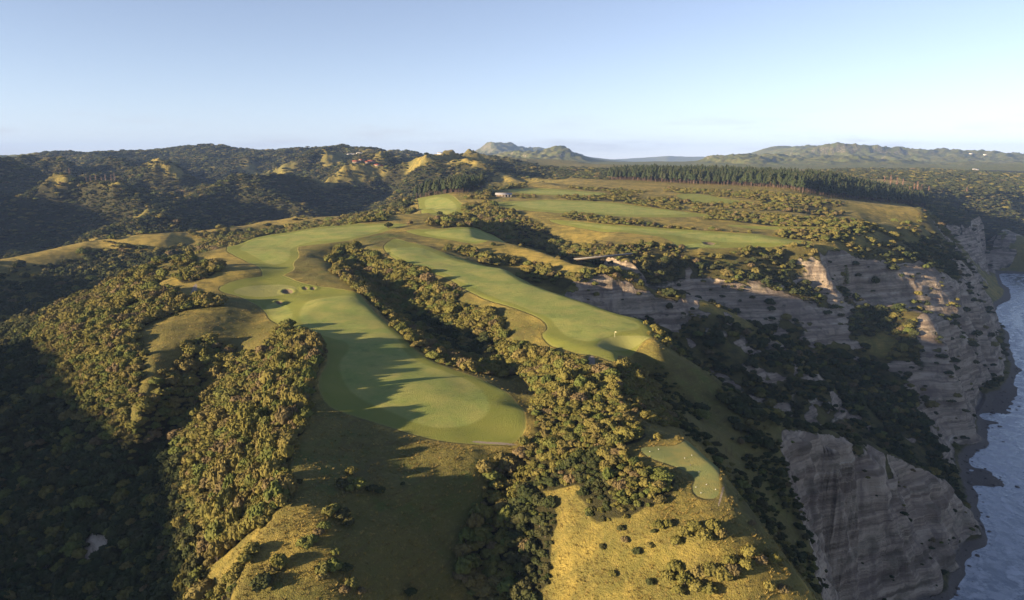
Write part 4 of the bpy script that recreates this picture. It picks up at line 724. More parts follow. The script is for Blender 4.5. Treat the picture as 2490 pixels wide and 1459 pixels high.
def grid_sheet(name, th, rr, zval, mat, attrs=None):
    X = rr[:, None] * np.sin(th)[None]; Y = rr[:, None] * np.cos(th)[None]
    me = bpy.data.meshes.new(name); n, t = X.shape
    ii = np.arange(n * t).reshape(n, t)
    f = np.stack([ii[:-1, :-1], ii[:-1, 1:], ii[1:, 1:], ii[1:, :-1]], -1).reshape(-1, 4)
    me.from_pydata(np.stack([X, Y, np.full_like(X, zval)], -1).reshape(-1, 3).tolist(), [], f.tolist())
    for a, fn in (attrs or {}).items():
        at = me.attributes.new(a, 'FLOAT', 'POINT'); at.data.foreach_set('value', fn(X, Y).ravel().astype(np.float32))
    me.materials.append(mat); me.update()
    o = bpy.data.objects.new(name, me); COL.objects.link(o); set_struct(o); return o
MAT_SEA = sea_material()
_bed = blur(HF, 3, 2)
grid_sheet('sea', np.radians(np.linspace(14, 60, 240)), np.exp(np.linspace(math.log(90), math.log(15000), 240)), 0.0, MAT_SEA, {'depth': lambda x, y: np.clip(-sample(_bed, x, y), 0, 14)})
mat_lag, _nt, _b = new_mat('lagoon_water'); _b.inputs['Base Color'].default_value = (0.30, 0.34, 0.40, 1); _b.inputs['Roughness'].default_value = 0.35
grid_sheet('lagoon', np.radians(np.linspace(7.5, 18, 12)), np.linspace(7300, 13000, 8), 150.0, mat_lag)
# ------------------------------------------------------------------ vegetation meshes
rng = np.random.default_rng(12)
def ico(sub):
    bm = bmesh.new(); bmesh.ops.create_icosphere(bm, subdivisions=sub, radius=1.0)
    v = np.array([p.co[:] for p in bm.verts]); f = np.array([[q.index for q in p.verts] for p in bm.faces]); bm.free(); return v, f
ICO2 = ico(2); ICO1 = ico(1)
def mesh_np(name, V, F, mat, smooth=False, attr=None):
    me = bpy.data.meshes.new(name); F = np.asarray(F)
    me.vertices.add(len(V)); me.vertices.foreach_set('co', np.asarray(V, np.float32).ravel())
    me.loops.add(F.size); me.loops.foreach_set('vertex_index', F.ravel().astype(np.int32))
    me.polygons.add(len(F)); me.polygons.foreach_set('loop_start', np.arange(0, F.size, F.shape[1], dtype=np.int32))
    if smooth: me.polygons.foreach_set('use_smooth', np.ones(len(F), bool))
    me.update(calc_edges=True); me.validate()
    me.materials.append(mat); return me
def leaf_material(name, ca, cb, cc, spread=0.5):
    m, nt, b = new_mat(name); k = N(nt)
    rnd = k.node('ShaderNodeObjectInfo').outputs['Random']
    tc = k.node('ShaderNodeTexCoord').outputs['Object']
    P = k.pos()
    n1 = k.noise(P, 0.9, 3, 0.6); n2 = k.noise(P, 0.03, 2, 0.5)
    c = k.mix(k.rng(rnd, 0.0, 1.0, 0.0, 1.0, False), ca, cb)
    c = k.mix(k.rng(k.math('ADD', n2, k.math('MULTIPLY', k.math('SUBTRACT', k.math('FRACT', k.math('MULTIPLY', rnd, 7.31)), 0.5), 0.6)), 0.5, 0.72, 0, spread), c, cc)
    c = k.mix(k.rng(n1, 0.35, 0.75, 0, 0.45), c, k.mix(0.5, c, (0.025, 0.028, 0.012)))
    nt.links.new(c, b.inputs['Base Color']); b.inputs['Roughness'].default_value = 0.95
    b.inputs['Specular IOR Level'].default_value = 0.1
    return m
ML = {0: leaf_material('leaf_green', (0.095, 0.115, 0.032), (0.125, 0.130, 0.038), (0.115, 0.10, 0.034)),
      1: leaf_material('leaf_olive', (0.122, 0.116, 0.032), (0.165, 0.142, 0.042), (0.160, 0.120, 0.054)),
      2: leaf_material('leaf_russet', (0.125, 0.095, 0.048), (0.160, 0.118, 0.062), (0.12, 0.10, 0.045)),
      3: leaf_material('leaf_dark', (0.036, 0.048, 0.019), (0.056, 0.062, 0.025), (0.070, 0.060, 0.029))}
MAT_BARK, _nt, _b = new_mat('bark'); _k = N(_nt)
_nt.links.new(_k.mix(_k.noise(_k.pos(), 6.0, 3), (0.06, 0.048, 0.038), (0.16, 0.135, 0.11)), _b.inputs['Base Color'])
MAT_PALEBARK, _nt, _b = new_mat('pale_bark'); _k = N(_nt)
_nt.links.new(_k.mix(_k.noise(_k.pos(), 5.0, 3), (0.19, 0.135, 0.115), (0.30, 0.225, 0.19)), _b.inputs['Base Color'])

def crown_mesh(name, mat, seed, lumps=11, flat=0.72, leaves=70, lift=0.35):
    r = np.random.default_rng(seed); V = []; F = []; o = 0
    cs_ = []
    for i in range(lumps):
        a = i * 2.399 + r.uniform(-0.5, 0.5); q = math.sqrt((i + 0.4) / lumps) * 0.72
        rad = r.uniform(0.30, 0.46) * (1.12 - 0.35 * q)
        c = np.array([math.cos(a) * q, math.sin(a) * q, lift + flat * (0.62 * (1 - q * q) + r.uniform(-0.10, 0.14))])
        cs_.append((c, rad))
    for c, rad in cs_:
        v, f = ICO2
        n = v / np.linalg.norm(v, axis=1, keepdims=True)
        d = 1 + 0.16 * gnoise(n[:, 0] * 2.1 + c[0] * 9, n[:, 1] * 2.1 + n[:, 2] * 1.7 + c[1] * 9, seed) + 0.24 * r.uniform(-1, 1, len(v))
        V.append(c + n * d[:, None] * rad * np.array([1, 1, 0.86])); F.append(f + o); o += len(v)
        k = leaves
        u = r.normal(size=(k, 3)); u /= np.linalg.norm(u, axis=1, keepdims=True); u[:, 2] = np.abs(u[:, 2]) * 0.9 - 0.15
        pc = c + u * rad * r.uniform(0.92, 1.18, (k, 1))
        t1 = np.cross(u, r.normal(size=(k, 3))); t1 /= np.linalg.norm(t1, axis=1, keepdims=True) + 1e-6
        t2 = np.cross(u, t1) + u * r.uniform(-0.6, 0.9, (k, 1))
        s = r.uniform(0.06, 0.16, (k, 1))
        tri = np.stack([pc - t1 * s, pc + t1 * s, pc + t2 * s * 1.9], 1).reshape(-1, 3)
        V.append(tri); F.append(np.arange(3 * k).reshape(k, 3) + o); o += 3 * k
    return mesh_np(name, np.concatenate(V), np.concatenate(F), mat, smooth=False)
def tube(pts_, rad, n=6):
    V = []; F = []
    P_ = [Vector(p) for p in pts_]
    for i, p in enumerate(P_):
        d = (P_[min(i + 1, len(P_) - 1)] - P_[max(i - 1, 0)]).normalized()
        a = d.orthogonal().normalized(); b = d.cross(a)
        for j in range(n):
            t = 2 * math.pi * j / n; V.append((p + (a * math.cos(t) + b * math.sin(t)) * rad[i])[:])
    for i in range(len(P_) - 1):
        for j in range(n):
            a0 = i * n + j; a1 = i * n + (j + 1) % n
            F.append((a0, a1, a1 + n)); F.append((a0, a1 + n, a0 + n))
    return np.array(V), np.array(F)
def join(parts):
    V = []; F = []; o = 0
    for v, f in parts: V.append(v); F.append(np.asarray(f) + o); o += len(v)
    return np.concatenate(V), np.concatenate(F)
def trunk_mesh(name, seed, mat):
    r = np.random.default_rng(seed); parts = [tube([(0, 0, -0.5), (0.03, 0.02, 0.2), (r.uniform(-.1, .1), r.uniform(-.1, .1), 0.62)], [0.085, 0.07, 0.045])]
    for i in range(4):
        a = i * 1.6 + r.uniform(-.4, .4); parts.append(tube([(0, 0, 0.1), (0.25 * math.cos(a), 0.25 * math.sin(a), 0.38), (0.5 * math.cos(a), 0.5 * math.sin(a), 0.62)], [0.05, 0.035, 0.02], 5))
    return mesh_np(name, *join(parts), mat, True)
CROWNS = {t: [crown_mesh('crown_%d' % t, ML[t], 100 * t + i, lumps=9 + 2 * i, flat=0.62 + 0.12 * i) for i in range(4)] for t in range(4)}
TRUNKS = [trunk_mesh('trunk', 7 + i, MAT_BARK) for i in range(2)]

def link(o): COL.objects.link(o); return o
def empty(name, x, y, z, rz=0.0, s=1.0):
    o = bpy.data.objects.new(name, None); o.empty_display_size = 0.3
    o.location = (x, y, z); o.rotation_euler = (0, 0, rz); o.scale = (s, s, s) if not isinstance(s, tuple) else s
    return link(o)
def part(name, me, parent, loc=(0, 0, 0), rot=(0, 0, 0), sc=(1, 1, 1)):
    o = bpy.data.objects.new(name, me); o.parent = parent; o.location = loc; o.rotation_euler = rot; o.scale = sc
    return link(o)
def tag(o, label, cat, group=None):
    o['label'] = label; o['category'] = cat
    if group: o['group'] = group
    return o
def gz(x, y): return float(sample(GZ, x, y))

# horizon line along every bearing: what can be seen from the camera
SEEN = np.maximum.accumulate(np.vstack([np.full((1, NT), -9.0), ((GZ - CAM_Z) / R2)[:-1]]), axis=0)
def visible(x, y, ztop, margin=0.0):
    r = np.hypot(x, y)
    return (ztop - CAM_Z) / r > sample(SEEN, x, y) - margin
def to_px(x, y, z):
    z = z - CAM_Z; f = y * math.cos(PITCH) - z * math.sin(PITCH); u = y * math.sin(PITCH) + z * math.cos(PITCH)
    return 1245 + F_PX * x / f, 729.5 - F_PX * u / f

# ------------------------------------------------------------------ scatter of the scrub
def crown_size(r):
    return np.interp(r, [150, 330, 500, 800, 1200, 2000, 3200], [2.7, 3.0, 3.7, 4.8, 5.8, 7.5, 9.5])
pts_x = []; pts_y = []; pts_s = []
r_ = 118.0
while r_ < 3300:
    s_ = float(crown_size(r_)); q_ = float(np.interp(r_, [400, 1200], [0.62, 0.8]))
    st = s_ * q_ / r_
    th_ = np.arange(math.radians(-43), math.radians(43), st)
    th_ = th_ + rng.uniform(-0.45, 0.45, len(th_)) * st
    rj = r_ + rng.uniform(-0.45, 0.45, len(th_)) * s_ * q_
    pts_x.append(rj * np.sin(th_)); pts_y.append(rj * np.cos(th_)); pts_s.append(np.full(len(th_), s_))
    r_ += s_ * q_
sx_ = np.concatenate(pts_x); sy_ = np.concatenate(pts_y); ss_ = np.concatenate(pts_s)
bd = sample(BUSHS, sx_, sy_); clump = fbm(sx_, sy_, 22, 2, 91) * 0.5 + fbm(sx_, sy_, 70, 2, 93) * 0.35
dens = np.where(bd > 0.93, 1.0, bd)
keep = (clump * (bd < 0.93) * 1.3 + rng.uniform(-0.30, 0.30, len(bd)) + 0.5) < dens
keep &= bd > 0.04
keep &= ~((sample(np.clip(ROCK, 0, 1), sx_, sy_) > 0.45) & (rng.random(len(bd)) < 0.86))
keep &= sample(MOWN, sx_, sy_) > 0.8
keep &= sample(GZ, sx_, sy_) > 5
sx_, sy_, ss_, bd = sx_[keep], sy_[keep], ss_[keep], bd[keep]
ss_ = ss_ * np.clip(rng.lognormal(-0.04, 0.40, len(ss_)), 0.42, 2.1)
ss_ = np.where((sx_ > 55) & (sy_ < 400) & (sample(SLP, sx_, sy_) > 0.5), ss_ * 0.62, ss_)
ss_ = np.where((np.abs(sx_ - 32) < 28) & (np.abs(sy_ - 195) < 45), ss_ * 0.72, ss_)
_rr = np.hypot(sx_, sy_); ss_ = np.where((sx_ > 0) & (_rr > 560) & (_rr < 1500) & (sample(GZ, sx_, sy_) > 136), ss_ * 0.62, ss_)
tall_ = np.where((np.abs(sx_ + 66) < 24) & (sy_ < 305) & (sy_ > 170), 1.6, 1.0)
sz_ = sample(GZ, sx_, sy_)
vis = visible(sx_, sy_, sz_ + ss_ * 0.8, 0.02)
sx_, sy_, ss_, bd, sz_, tall_ = sx_[vis], sy_[vis], ss_[vis], bd[vis], sz_[vis], tall_[vis]
# leaf tone: olive on the sunny side, dark green as painted shade in the gullies and on the sea side
tn = fbm(sx_, sy_, 30, 3, 95)
u_ = rng.random(len(sx_))
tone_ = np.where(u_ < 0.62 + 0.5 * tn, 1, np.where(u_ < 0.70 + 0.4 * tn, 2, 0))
shade_area = ((sx_ > 50 + 0.03 * sy_) & (sy_ < 1000) & (sz_ < 130)) | ((sx_ < -60) & (sz_ < 108) & (sy_ < 900)) | ((sx_ > 0) & (sx_ < 25) & (sy_ < 195)) | ((sx_ < 0) & (sy_ > 320) & (sy_ < 520) & (sz_ < 128.5) & (sx_ > -110))
tone_ = np.where(shade_area & (rng.random(len(sx_)) < 0.8), 3, tone_)
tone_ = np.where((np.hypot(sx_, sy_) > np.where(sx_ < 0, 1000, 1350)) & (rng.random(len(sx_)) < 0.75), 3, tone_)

BELTS = [((-75, 240), 'in the belt on the ridge left of the near fairway', 'scrub belt left of the near fairway'),
         ((-190, 330), 'in the sunlit thicket on the far left spur', 'thicket on the left spur'),
         ((-110, 300), 'in the hollow between the two left thickets', 'scrub of the left hollow'),
         ((25, 225), 'in the thicket between the tee and the flag green', 'thicket behind the tee'),
         ((20, 185), 'crowding the left side of the foreground tee', 'scrub beside the tee'),
         ((0, 185), 'in the shaded gully below the foreground grass slope', 'scrub of the foreground gully'),
         ((-20, 350), 'in the gully between the two long fairways', 'scrub between the fairways'),
         ((90, 220), 'on the shaded seaward slope right of the tee', 'bushes on the seaward slope'),
         ((85, 300), 'on the shaded slope right of the flag green', 'bushes below the flag green'),
         ((-170, 230), 'in the shadowed valley at lower left', 'bush of the lower left valley')]
TONE_WORD = ['fresh green scrub tree', 'rounded olive scrub tree', 'russet brown scrub tree', 'dark green scrub tree']
psz = ss_ / np.hypot(sx_, sy_)
ppx, ppy = to_px(sx_, sy_, sz_ + ss_ * 0.4)
okv = visible(sx_, sy_, sz_ + ss_ * 0.35) & (ppx > 15) & (ppx < 2475) & (ppy < 1445)
score = np.where(okv, psz, 0)
order = np.argsort(-score)
indiv = order[:300]
# too close to one another counts as one crown: thin the chosen ones only by size, the rest joins the mass
for i in indiv:
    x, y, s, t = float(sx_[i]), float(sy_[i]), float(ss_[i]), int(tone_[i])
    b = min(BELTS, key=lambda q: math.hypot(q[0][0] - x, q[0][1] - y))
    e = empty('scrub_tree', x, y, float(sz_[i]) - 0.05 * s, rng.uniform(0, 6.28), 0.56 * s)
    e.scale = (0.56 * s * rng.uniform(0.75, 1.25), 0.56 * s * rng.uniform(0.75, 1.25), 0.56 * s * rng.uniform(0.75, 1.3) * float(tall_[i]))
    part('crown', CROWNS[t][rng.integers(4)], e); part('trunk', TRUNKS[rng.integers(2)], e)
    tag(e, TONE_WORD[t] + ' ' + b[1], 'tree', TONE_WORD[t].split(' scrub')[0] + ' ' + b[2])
rest = order[300:]

# the remaining scrub: one mass, crowns set out on points
def point_mass(name, label, cat, x, y, z, s, kind_idx, sources, zvar=0.2, tall=1.0):
    src = bpy.data.collections.new(name + '_sources')
    for me in sources:
        o = bpy.data.objects.new(name + '_piece', me); src.objects.link(o)
    me = bpy.data.meshes.new(name); n = len(x)
    me.vertices.add(n); me.vertices.foreach_set('co', np.stack([x, y, z], -1).astype(np.float32).ravel()); me.update()
    sc = np.stack([s * rng.uniform(0.72, 1.3, n), s * rng.uniform(0.72, 1.3, n), s * rng.uniform(1 - zvar, 1 + zvar, n) * tall * (np.interp(np.hypot(x, y), [600, 1500], [1.0, 0.6]) if name == 'scrub' else 1.0)], -1)
    at = me.attributes.new('size', 'FLOAT_VECTOR', 'POINT'); at.data.foreach_set('vector', sc.astype(np.float32).ravel())
    at = me.attributes.new('turn', 'FLOAT_VECTOR', 'POINT'); at.data.foreach_set('vector', np.stack([0 * x, 0 * x, rng.uniform(0, 6.28, n)], -1).astype(np.float32).ravel())
    at = me.attributes.new('pick', 'INT', 'POINT'); at.data.foreach_set('value', np.asarray(kind_idx, np.int32))
    o = link(bpy.data.objects.new(name, me))
    ng = bpy.data.node_groups.new(name, 'GeometryNodeTree')
    ng.interface.new_socket('Geometry', in_out='INPUT', socket_type='NodeSocketGeometry')
    ng.interface.new_socket('Geometry', in_out='OUTPUT', socket_type='NodeSocketGeometry')
    gi = ng.nodes.new('NodeGroupInput'); go = ng.nodes.new('NodeGroupOutput')
    ci = ng.nodes.new('GeometryNodeCollectionInfo'); ci.inputs['Collection'].default_value = src
    ci.inputs['Separate Children'].default_value = True; ci.inputs['Reset Children'].default_value = True
    ip = ng.nodes.new('GeometryNodeInstanceOnPoints'); ip.inputs['Pick Instance'].default_value = True
    def na(nm, ty):
        q = ng.nodes.new('GeometryNodeInputNamedAttribute'); q.data_type = ty; q.inputs['Name'].default_value = nm; return q.outputs[0]
    L = ng.links.new
    L(gi.outputs[0], ip.inputs['Points']); L(ci.outputs[0], ip.inputs['Instance'])
    L(na('pick', 'INT'), ip.inputs['Instance Index']); L(na('size', 'FLOAT_VECTOR'), ip.inputs['Scale'])
    er = ng.nodes.new('FunctionNodeEulerToRotation'); L(na('turn', 'FLOAT_VECTOR'), er.inputs[0]); L(er.outputs[0], ip.inputs['Rotation'])
    L(ip.outputs[0], go.inputs[0])
    md = o.modifiers.new('scatter', 'NODES'); md.node_group = ng
    o['kind'] = 'stuff'; tag(o, label, cat); return o
ALLC = [CROWNS[t][i] for t in range(4) for i in range(4)]
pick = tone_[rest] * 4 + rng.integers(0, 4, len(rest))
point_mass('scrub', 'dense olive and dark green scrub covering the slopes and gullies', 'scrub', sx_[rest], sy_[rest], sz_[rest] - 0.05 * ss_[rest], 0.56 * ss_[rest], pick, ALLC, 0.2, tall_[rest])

# crowns far off are lower and merge

# ------------------------------------------------------------------ grass tussocks on the near slopes
def tuft_mesh(name, mat, seed):
    r = np.random.default_rng(seed); V = []; F = []
    for i in range(16):
        a = r.uniform(0, 6.28); q = r.uniform(0.0, 0.35); ln = r.uniform(0.35, 0.8); h = r.uniform(0.5, 1.0)
        c = np.array([math.cos(a) * q, math.sin(a) * q, -0.1]); d = np.array([math.cos(a), math.sin(a), 0]); p = np.array([-math.sin(a), math.cos(a), 0]) * 0.10
        k = len(V); V += [c - p, c + p, c + d * ln + np.array([0, 0, h])]; F.append((k, k + 1, k + 2))
    return mesh_np(name, np.array(V), np.array(F), mat)
def grass_mat(name, a, b_):
    m, nt, b = new_mat(name); k = N(nt)
    rnd = k.node('ShaderNodeObjectInfo').outputs['Random']
    nt.links.new(k.mix(rnd, a, b_), b.inputs['Base Color']); return m
TUFTS = [tuft_mesh('tuft', grass_mat('tussock_gold', (0.22, 0.16, 0.045), (0.40, 0.30, 0.10)), 1), tuft_mesh('tuft', grass_mat('tussock_gold', (0.22, 0.16, 0.045), (0.40, 0.30, 0.10)), 2),
         tuft_mesh('tuft', grass_mat('tussock_olive', (0.15, 0.13, 0.04), (0.28, 0.22, 0.08)), 3)]
n_ = 60000
tr = np.exp(rng.uniform(math.log(120), math.log(420), n_)); tt = rng.uniform(math.radians(-40), math.radians(40), n_)
tx, ty = tr * np.sin(tt), tr * np.cos(tt)
kp = (sample(BUSHS, tx, ty) < 0.3) & (sample(MOWN, tx, ty) > 0.3) & (sample(ROCK, tx, ty) < 0.3) & (sample(SD['path'], tx, ty) > 0.4) & (sample(GZ, tx, ty) > 5)
kp &= fbm(tx, ty, 7, 2, 97) + rng.uniform(-0.5, 0.5, n_) > -0.05
tx, ty = tx[kp], ty[kp]; tzz = sample(GZ, tx, ty)
kv = visible(tx, ty, tzz + 0.5, 0.01); tx, ty, tzz = tx[kv], ty[kv], tzz[kv]
tg = sample(GOLD, tx, ty)
point_mass('tussock_grass', 'dry golden tussock grass tufts on the open slopes', 'grass', tx, ty, tzz, rng.uniform(0.25, 0.75, len(tx)), np.where(rng.random(len(tx)) < tg - 0.05, rng.integers(0, 2, len(tx)), 2), TUFTS)
# ------------------------------------------------------------------ single shrubs set out by hand
ORD = ['first', 'second', 'third', 'fourth', 'fifth', 'sixth', 'seventh', 'eighth', 'ninth', 'tenth', 'eleventh', 'twelfth', 'thirteenth', 'fourteenth', 'fifteenth', 'sixteenth', 'seventeenth', 'eighteenth', 'nineteenth', 'twentieth']
TENS = {2: 'twenty', 3: 'thirty', 4: 'forty'}
def ordinal(i):
    if i <= 20: return ORD[i - 1]
    return TENS[i // 10] + ('-' + ORD[i % 10 - 1] if i % 10 else 'th') if i % 10 else {3: 'thirtieth', 4: 'fortieth'}[i // 10]
WORD = ['fresh green', 'olive', 'russet brown', 'dark green']
for lst, where, grp in ((SHRUBS_SPUR, 'on the near grass spur', 'shrubs on the near grass spur'), (SHRUBS_SLOPE, 'on the golden slope below the tee', 'shrubs on the golden slope'),
                        (SHRUBS_TEE, 'on the cliff edge', 'shrubs along the cliff edge'), (SHRUBS_FAIRWAY, 'beside the mown fairways', 'lone trees by the fairways')):
    srt = sorted(lst, key=lambda q: q[0] / q[1])
    for n, (x, y, s, t) in enumerate(srt):
        big = 'small' if s < 2.0 else ('low' if s < 2.7 else 'bushy')
        e = empty('shrub', x, y, gz(x, y) - 0.04 * s, rng.uniform(0, 6.28))
        s *= 1.25 if lst is not SHRUBS_FAIRWAY else 1.0
        e.scale = (0.56 * s, 0.56 * s, 0.60 * s * rng.uniform(0.9, 1.15))
        c = part('crown', CROWNS[t][int(rng.integers(4))], e); tr_ = part('trunk', TRUNKS[n % 2], e)
        if lst is SHRUBS_FAIRWAY and t == 2 and s > 4:
            e.scale = (0.5 * s, 0.5 * s, 0.95 * s); c.location.z = 0.42; c.scale = (1, 1, 0.55); tr_.scale = (0.9, 0.9, 1.5)
        tag(e, '%s %s shrub, %s from left %s' % (big, WORD[t], ordinal(n + 1), where), 'shrub', grp)

# ------------------------------------------------------------------ pines
def pine_mesh(seed):
    r = np.random.default_rng(seed); parts = []; o = 0
    V = []; F = []
    for i in range(15):
        h = 0.42 + 0.56 * i / 14; wd = 0.17 * (1.06 - (h - 0.42) / 0.58) ** 0.75 + 0.015
        for k in range(4 if i < 11 else 2):
            a = r.uniform(0, 6.28); q = wd * r.uniform(0.35, 0.8)
            v, f = ICO1; d = r.uniform(0.7, 1.3, (len(v), 1))
            V.append(v * d * np.array([wd * 0.55, wd * 0.55, 0.036]) + np.array([math.cos(a) * q, math.sin(a) * q, h + r.uniform(-.02, .02)])); F.append(f + o); o += len(v)
    return np.concatenate(V), np.concatenate(F)
def pine_trunk(seed):
    r = np.random.default_rng(seed); parts = [tube([(0, 0, -0.03), (0.003, 0, 0.5), (0, 0, 0.98)], [0.018, 0.012, 0.004], 5)]
    for i in range(26):
        h = r.uniform(0.14, 0.45); a = r.uniform(0, 6.28); L_ = r.uniform(0.06, 0.13)
        parts.append(tube([(0, 0, h), (math.cos(a) * L_, math.sin(a) * L_, h + r.uniform(-.03, .02))], [0.006, 0.002], 3))
    return join(parts)
MAT_PINE = leaf_material('pine_needles', (0.028, 0.042, 0.020), (0.044, 0.056, 0.025), (0.055, 0.05, 0.026), 0.4)
MAT_PBARK, _nt, _b = new_mat('pine_bark'); _k = N(_nt)
_nt.links.new(_k.mix(_k.noise(_k.pos(), 0.8, 3), (0.085, 0.058, 0.045), (0.17, 0.12, 0.092)), _b.inputs['Base Color'])
PINES = [(mesh_np('needles', *pine_mesh(40 + i), MAT_PINE), mesh_np('trunk', *pine_trunk(60 + i), MAT_PBARK)) for i in range(3)]
def fill_poly(p, sp):
    xs = np.arange(p[:, 0].min(), p[:, 0].max(), sp); ys = np.arange(p[:, 1].min(), p[:, 1].max(), sp)
    a, b = np.meshgrid(xs, ys); a = a.ravel() + rng.uniform(-.3, .3, a.size) * sp; b = b.ravel() + rng.uniform(-.3, .3, b.size) * sp
    m = inside(p, a, b); return a[m], b[m]
ax_, ay_ = fill_poly(PINE['pineA'], 8.5); bx_, by_ = fill_poly(PINE['pineB'], 7.0)
ah = rng.uniform(14, 25, len(ax_)); bh = rng.uniform(13, 26, len(bx_)) * (1 + 0.12 * fbm(bx_, by_, 60, 2, 99))
def put_pine(x, y, h, label, grp):
    e = empty('pine_tree', x, y, gz(x, y), rng.uniform(0, 6.28), float(h)); k = int(rng.integers(3))
    part('needles', PINES[k][0], e); part('trunk', PINES[k][1], e); tag(e, label, 'pine', grp)
for x, y, h in list(zip(ax_, ay_, ah))[:110]: put_pine(x, y, h, 'tall dark pine in the compact stand left of the grey roofed shelter', 'pines of the compact stand')
az = sample(GZ, bx_, by_)
sc_ = bh / np.hypot(bx_, by_) * (0.3 + 1.0 * visible(bx_, by_, az + 2.0))
oi = np.argsort(-sc_)
n_front = 300 - min(110, len(ax_))
for i in oi[:n_front]: put_pine(float(bx_[i]), float(by_[i]), float(bh[i]), 'pine with brown lower trunk at the front of the long plantation', 'pines of the plantation front')
bi = oi[n_front:]
PALL = []
for k in range(3):
    nv, nf = pine_mesh(40 + k); tv, tf = pine_trunk(60 + k)
    me = mesh_np('pine_whole', *join([(nv, nf), (tv, tf)]), MAT_PINE); me.materials.append(MAT_PBARK)
    me.polygons.foreach_set('material_index', np.concatenate([np.zeros(len(nf)), np.ones(len(tf))]).astype(np.int32)); PALL.append(me)
fx_ = []; fy_ = []; fh_ = []
if len(bi): fx_.append(bx_[bi]); fy_.append(by_[bi]); fh_.append(bh[bi])
fx_, fy_, fh_ = np.concatenate(fx_), np.concatenate(fy_), np.concatenate(fh_)
point_mass('pine_plantation', 'rear ranks of the dark pine plantation across the plateau', 'pine wood', fx_, fy_, sample(GZ, fx_, fy_), fh_, rng.integers(0, 3, len(fx_)), PALL, 0.1)

# ------------------------------------------------------------------ bare poplars, dead trees, one tall conifer
def bare_mesh(seed, spread):
    r = np.random.default_rng(seed); parts = [tube([(0, 0, -0.03), (0.01, 0, 0.5), (0, 0.01, 1.0)], [0.016, 0.010, 0.002], 5)]
    for i in range(70):
        h = 0.12 + 0.75 * r.random(); a = r.uniform(0, 6.28); L_ = r.uniform(0.10, 0.26) * (1.1 - 0.7 * h); q = spread * r.uniform(0.5, 1.2)
        d = np.array([math.cos(a) * q, math.sin(a) * q, 1.0]); p0 = np.array([0, 0, h]); p1 = p0 + d * L_
        parts.append(tube([p0, (p0 + p1) / 2 + np.array([math.cos(a), math.sin(a), 0]) * 0.01, p1], [0.006, 0.004, 0.0015], 3))
        for _ in range(2):
            a2 = r.uniform(0, 6.28); p2 = p0 + (p1 - p0) * r.uniform(.4, .9)
            parts.append(tube([p2, p2 + np.array([math.cos(a2) * .04, math.sin(a2) * .04, .07])], [0.003, 0.001], 3))
    return join(parts)
MAT_RUST, _nt, _b = new_mat('poplar_twigs'); _b.inputs['Base Color'].default_value = (0.27, 0.165, 0.12, 1)
BARE = [mesh_np('branches', *bare_mesh(80 + i, 0.55), MAT_RUST) for i in range(2)]
DEAD = [mesh_np('branches', *bare_mesh(90 + i, 0.8), MAT_PALEBARK) for i in range(2)]
for n, (x, y, h) in enumerate(sorted(POPLARS, key=lambda q: q[0] / q[1])):
    e = empty('poplar_tree', x, y, gz(x, y), n * 1.3, (h * 1.3, h * 1.3, float(h))); part('branches', BARE[n % 2], e)
    tag(e, 'leafless reddish poplar, %s from the left beyond the plantation' % ordinal(n + 1), 'tree', 'leafless poplars on the right')
for n, (x, y, h) in enumerate(sorted(BARE_TREES, key=lambda q: q[0] / q[1])):
    e = empty('bare_tree', x, y, gz(x, y), n * 1.7, (h * 1.1, h * 1.1, float(h))); part('branches', DEAD[n % 2], e)
    tag(e, 'pale bare tree, %s from the left in the dark valley at far left' % ordinal(n + 1), 'tree', 'pale bare trees in the far left valley')
def conifer(seed):
    r = np.random.default_rng(seed); V = []; F = []; o = 0
    for i in range(13):
        h = 0.10 + 0.88 * i / 12; wd = 0.26 * (1.03 - h) ** 0.8 + 0.012
        for k in range(7):
            a = k * 0.9 + i * 0.4 + r.uniform(-.2, .2); v, f = ICO1; ca, sa = math.cos(a), math.sin(a)
            w = v * r.uniform(.7, 1.2, (len(v), 1)) * np.array([wd * 0.5, wd * 0.2, 0.022]); w = np.stack([w[:, 0] * ca - w[:, 1] * sa, w[:, 0] * sa + w[:, 1] * ca, w[:, 2] - 0.12 * np.abs(w[:, 0])], -1)
            V.append(w + np.array([ca * wd * 0.55, sa * wd * 0.55, h])); F.append(f + o); o += len(v)
    return np.concatenate(V), np.concatenate(F)
for x, y, h in CONIFER:
    e = empty('conifer_tree', x, y, gz(x, y) - 1, 0.4, float(h)); part('needles', mesh_np('conifer_needles', *conifer(5), ML[0]), e); part('trunk', PINES[0][1], e)
    tag(e, 'single tall tiered conifer at the rim of the right-hand cliffs', 'conifer')

# ------------------------------------------------------------------ buildings
def flat_mat(name, c, rough=0.8, var=0.15):
    m, nt, b = new_mat(name); k = N(nt); b.inputs['Roughness'].default_value = rough
    d = tuple(q * (1 - var) for q in c); nt.links.new(k.mix(k.noise(k.pos(), 0.7, 3), d, c), b.inputs['Base Color']); return m
M_WHITE = flat_mat('white_wall', (0.78, 0.74, 0.68)); M_GREYROOF = flat_mat('grey_roof', (0.30, 0.29, 0.31)); M_REDROOF = flat_mat('red_roof', (0.24, 0.075, 0.05))
M_DARK = flat_mat('dark_glass', (0.03, 0.035, 0.04), 0.2); M_TIMBER = flat_mat('timber', (0.16, 0.12, 0.085)); M_CONC = flat_mat('concrete', (0.30, 0.29, 0.28)); M_CREAM = flat_mat('cream_wall', (0.30, 0.25, 0.20))
def box(x0, x1, y0, y1, z0, z1):
    v = np.array([(x, y, z) for z in (z0, z1) for x, y in ((x0, y0), (x1, y0), (x1, y1), (x0, y1))], float)
    return v, np.array([(0, 3, 2, 1), (4, 5, 6, 7), (0, 1, 5, 4), (1, 2, 6, 5), (2, 3, 7, 6), (3, 0, 4, 7)])
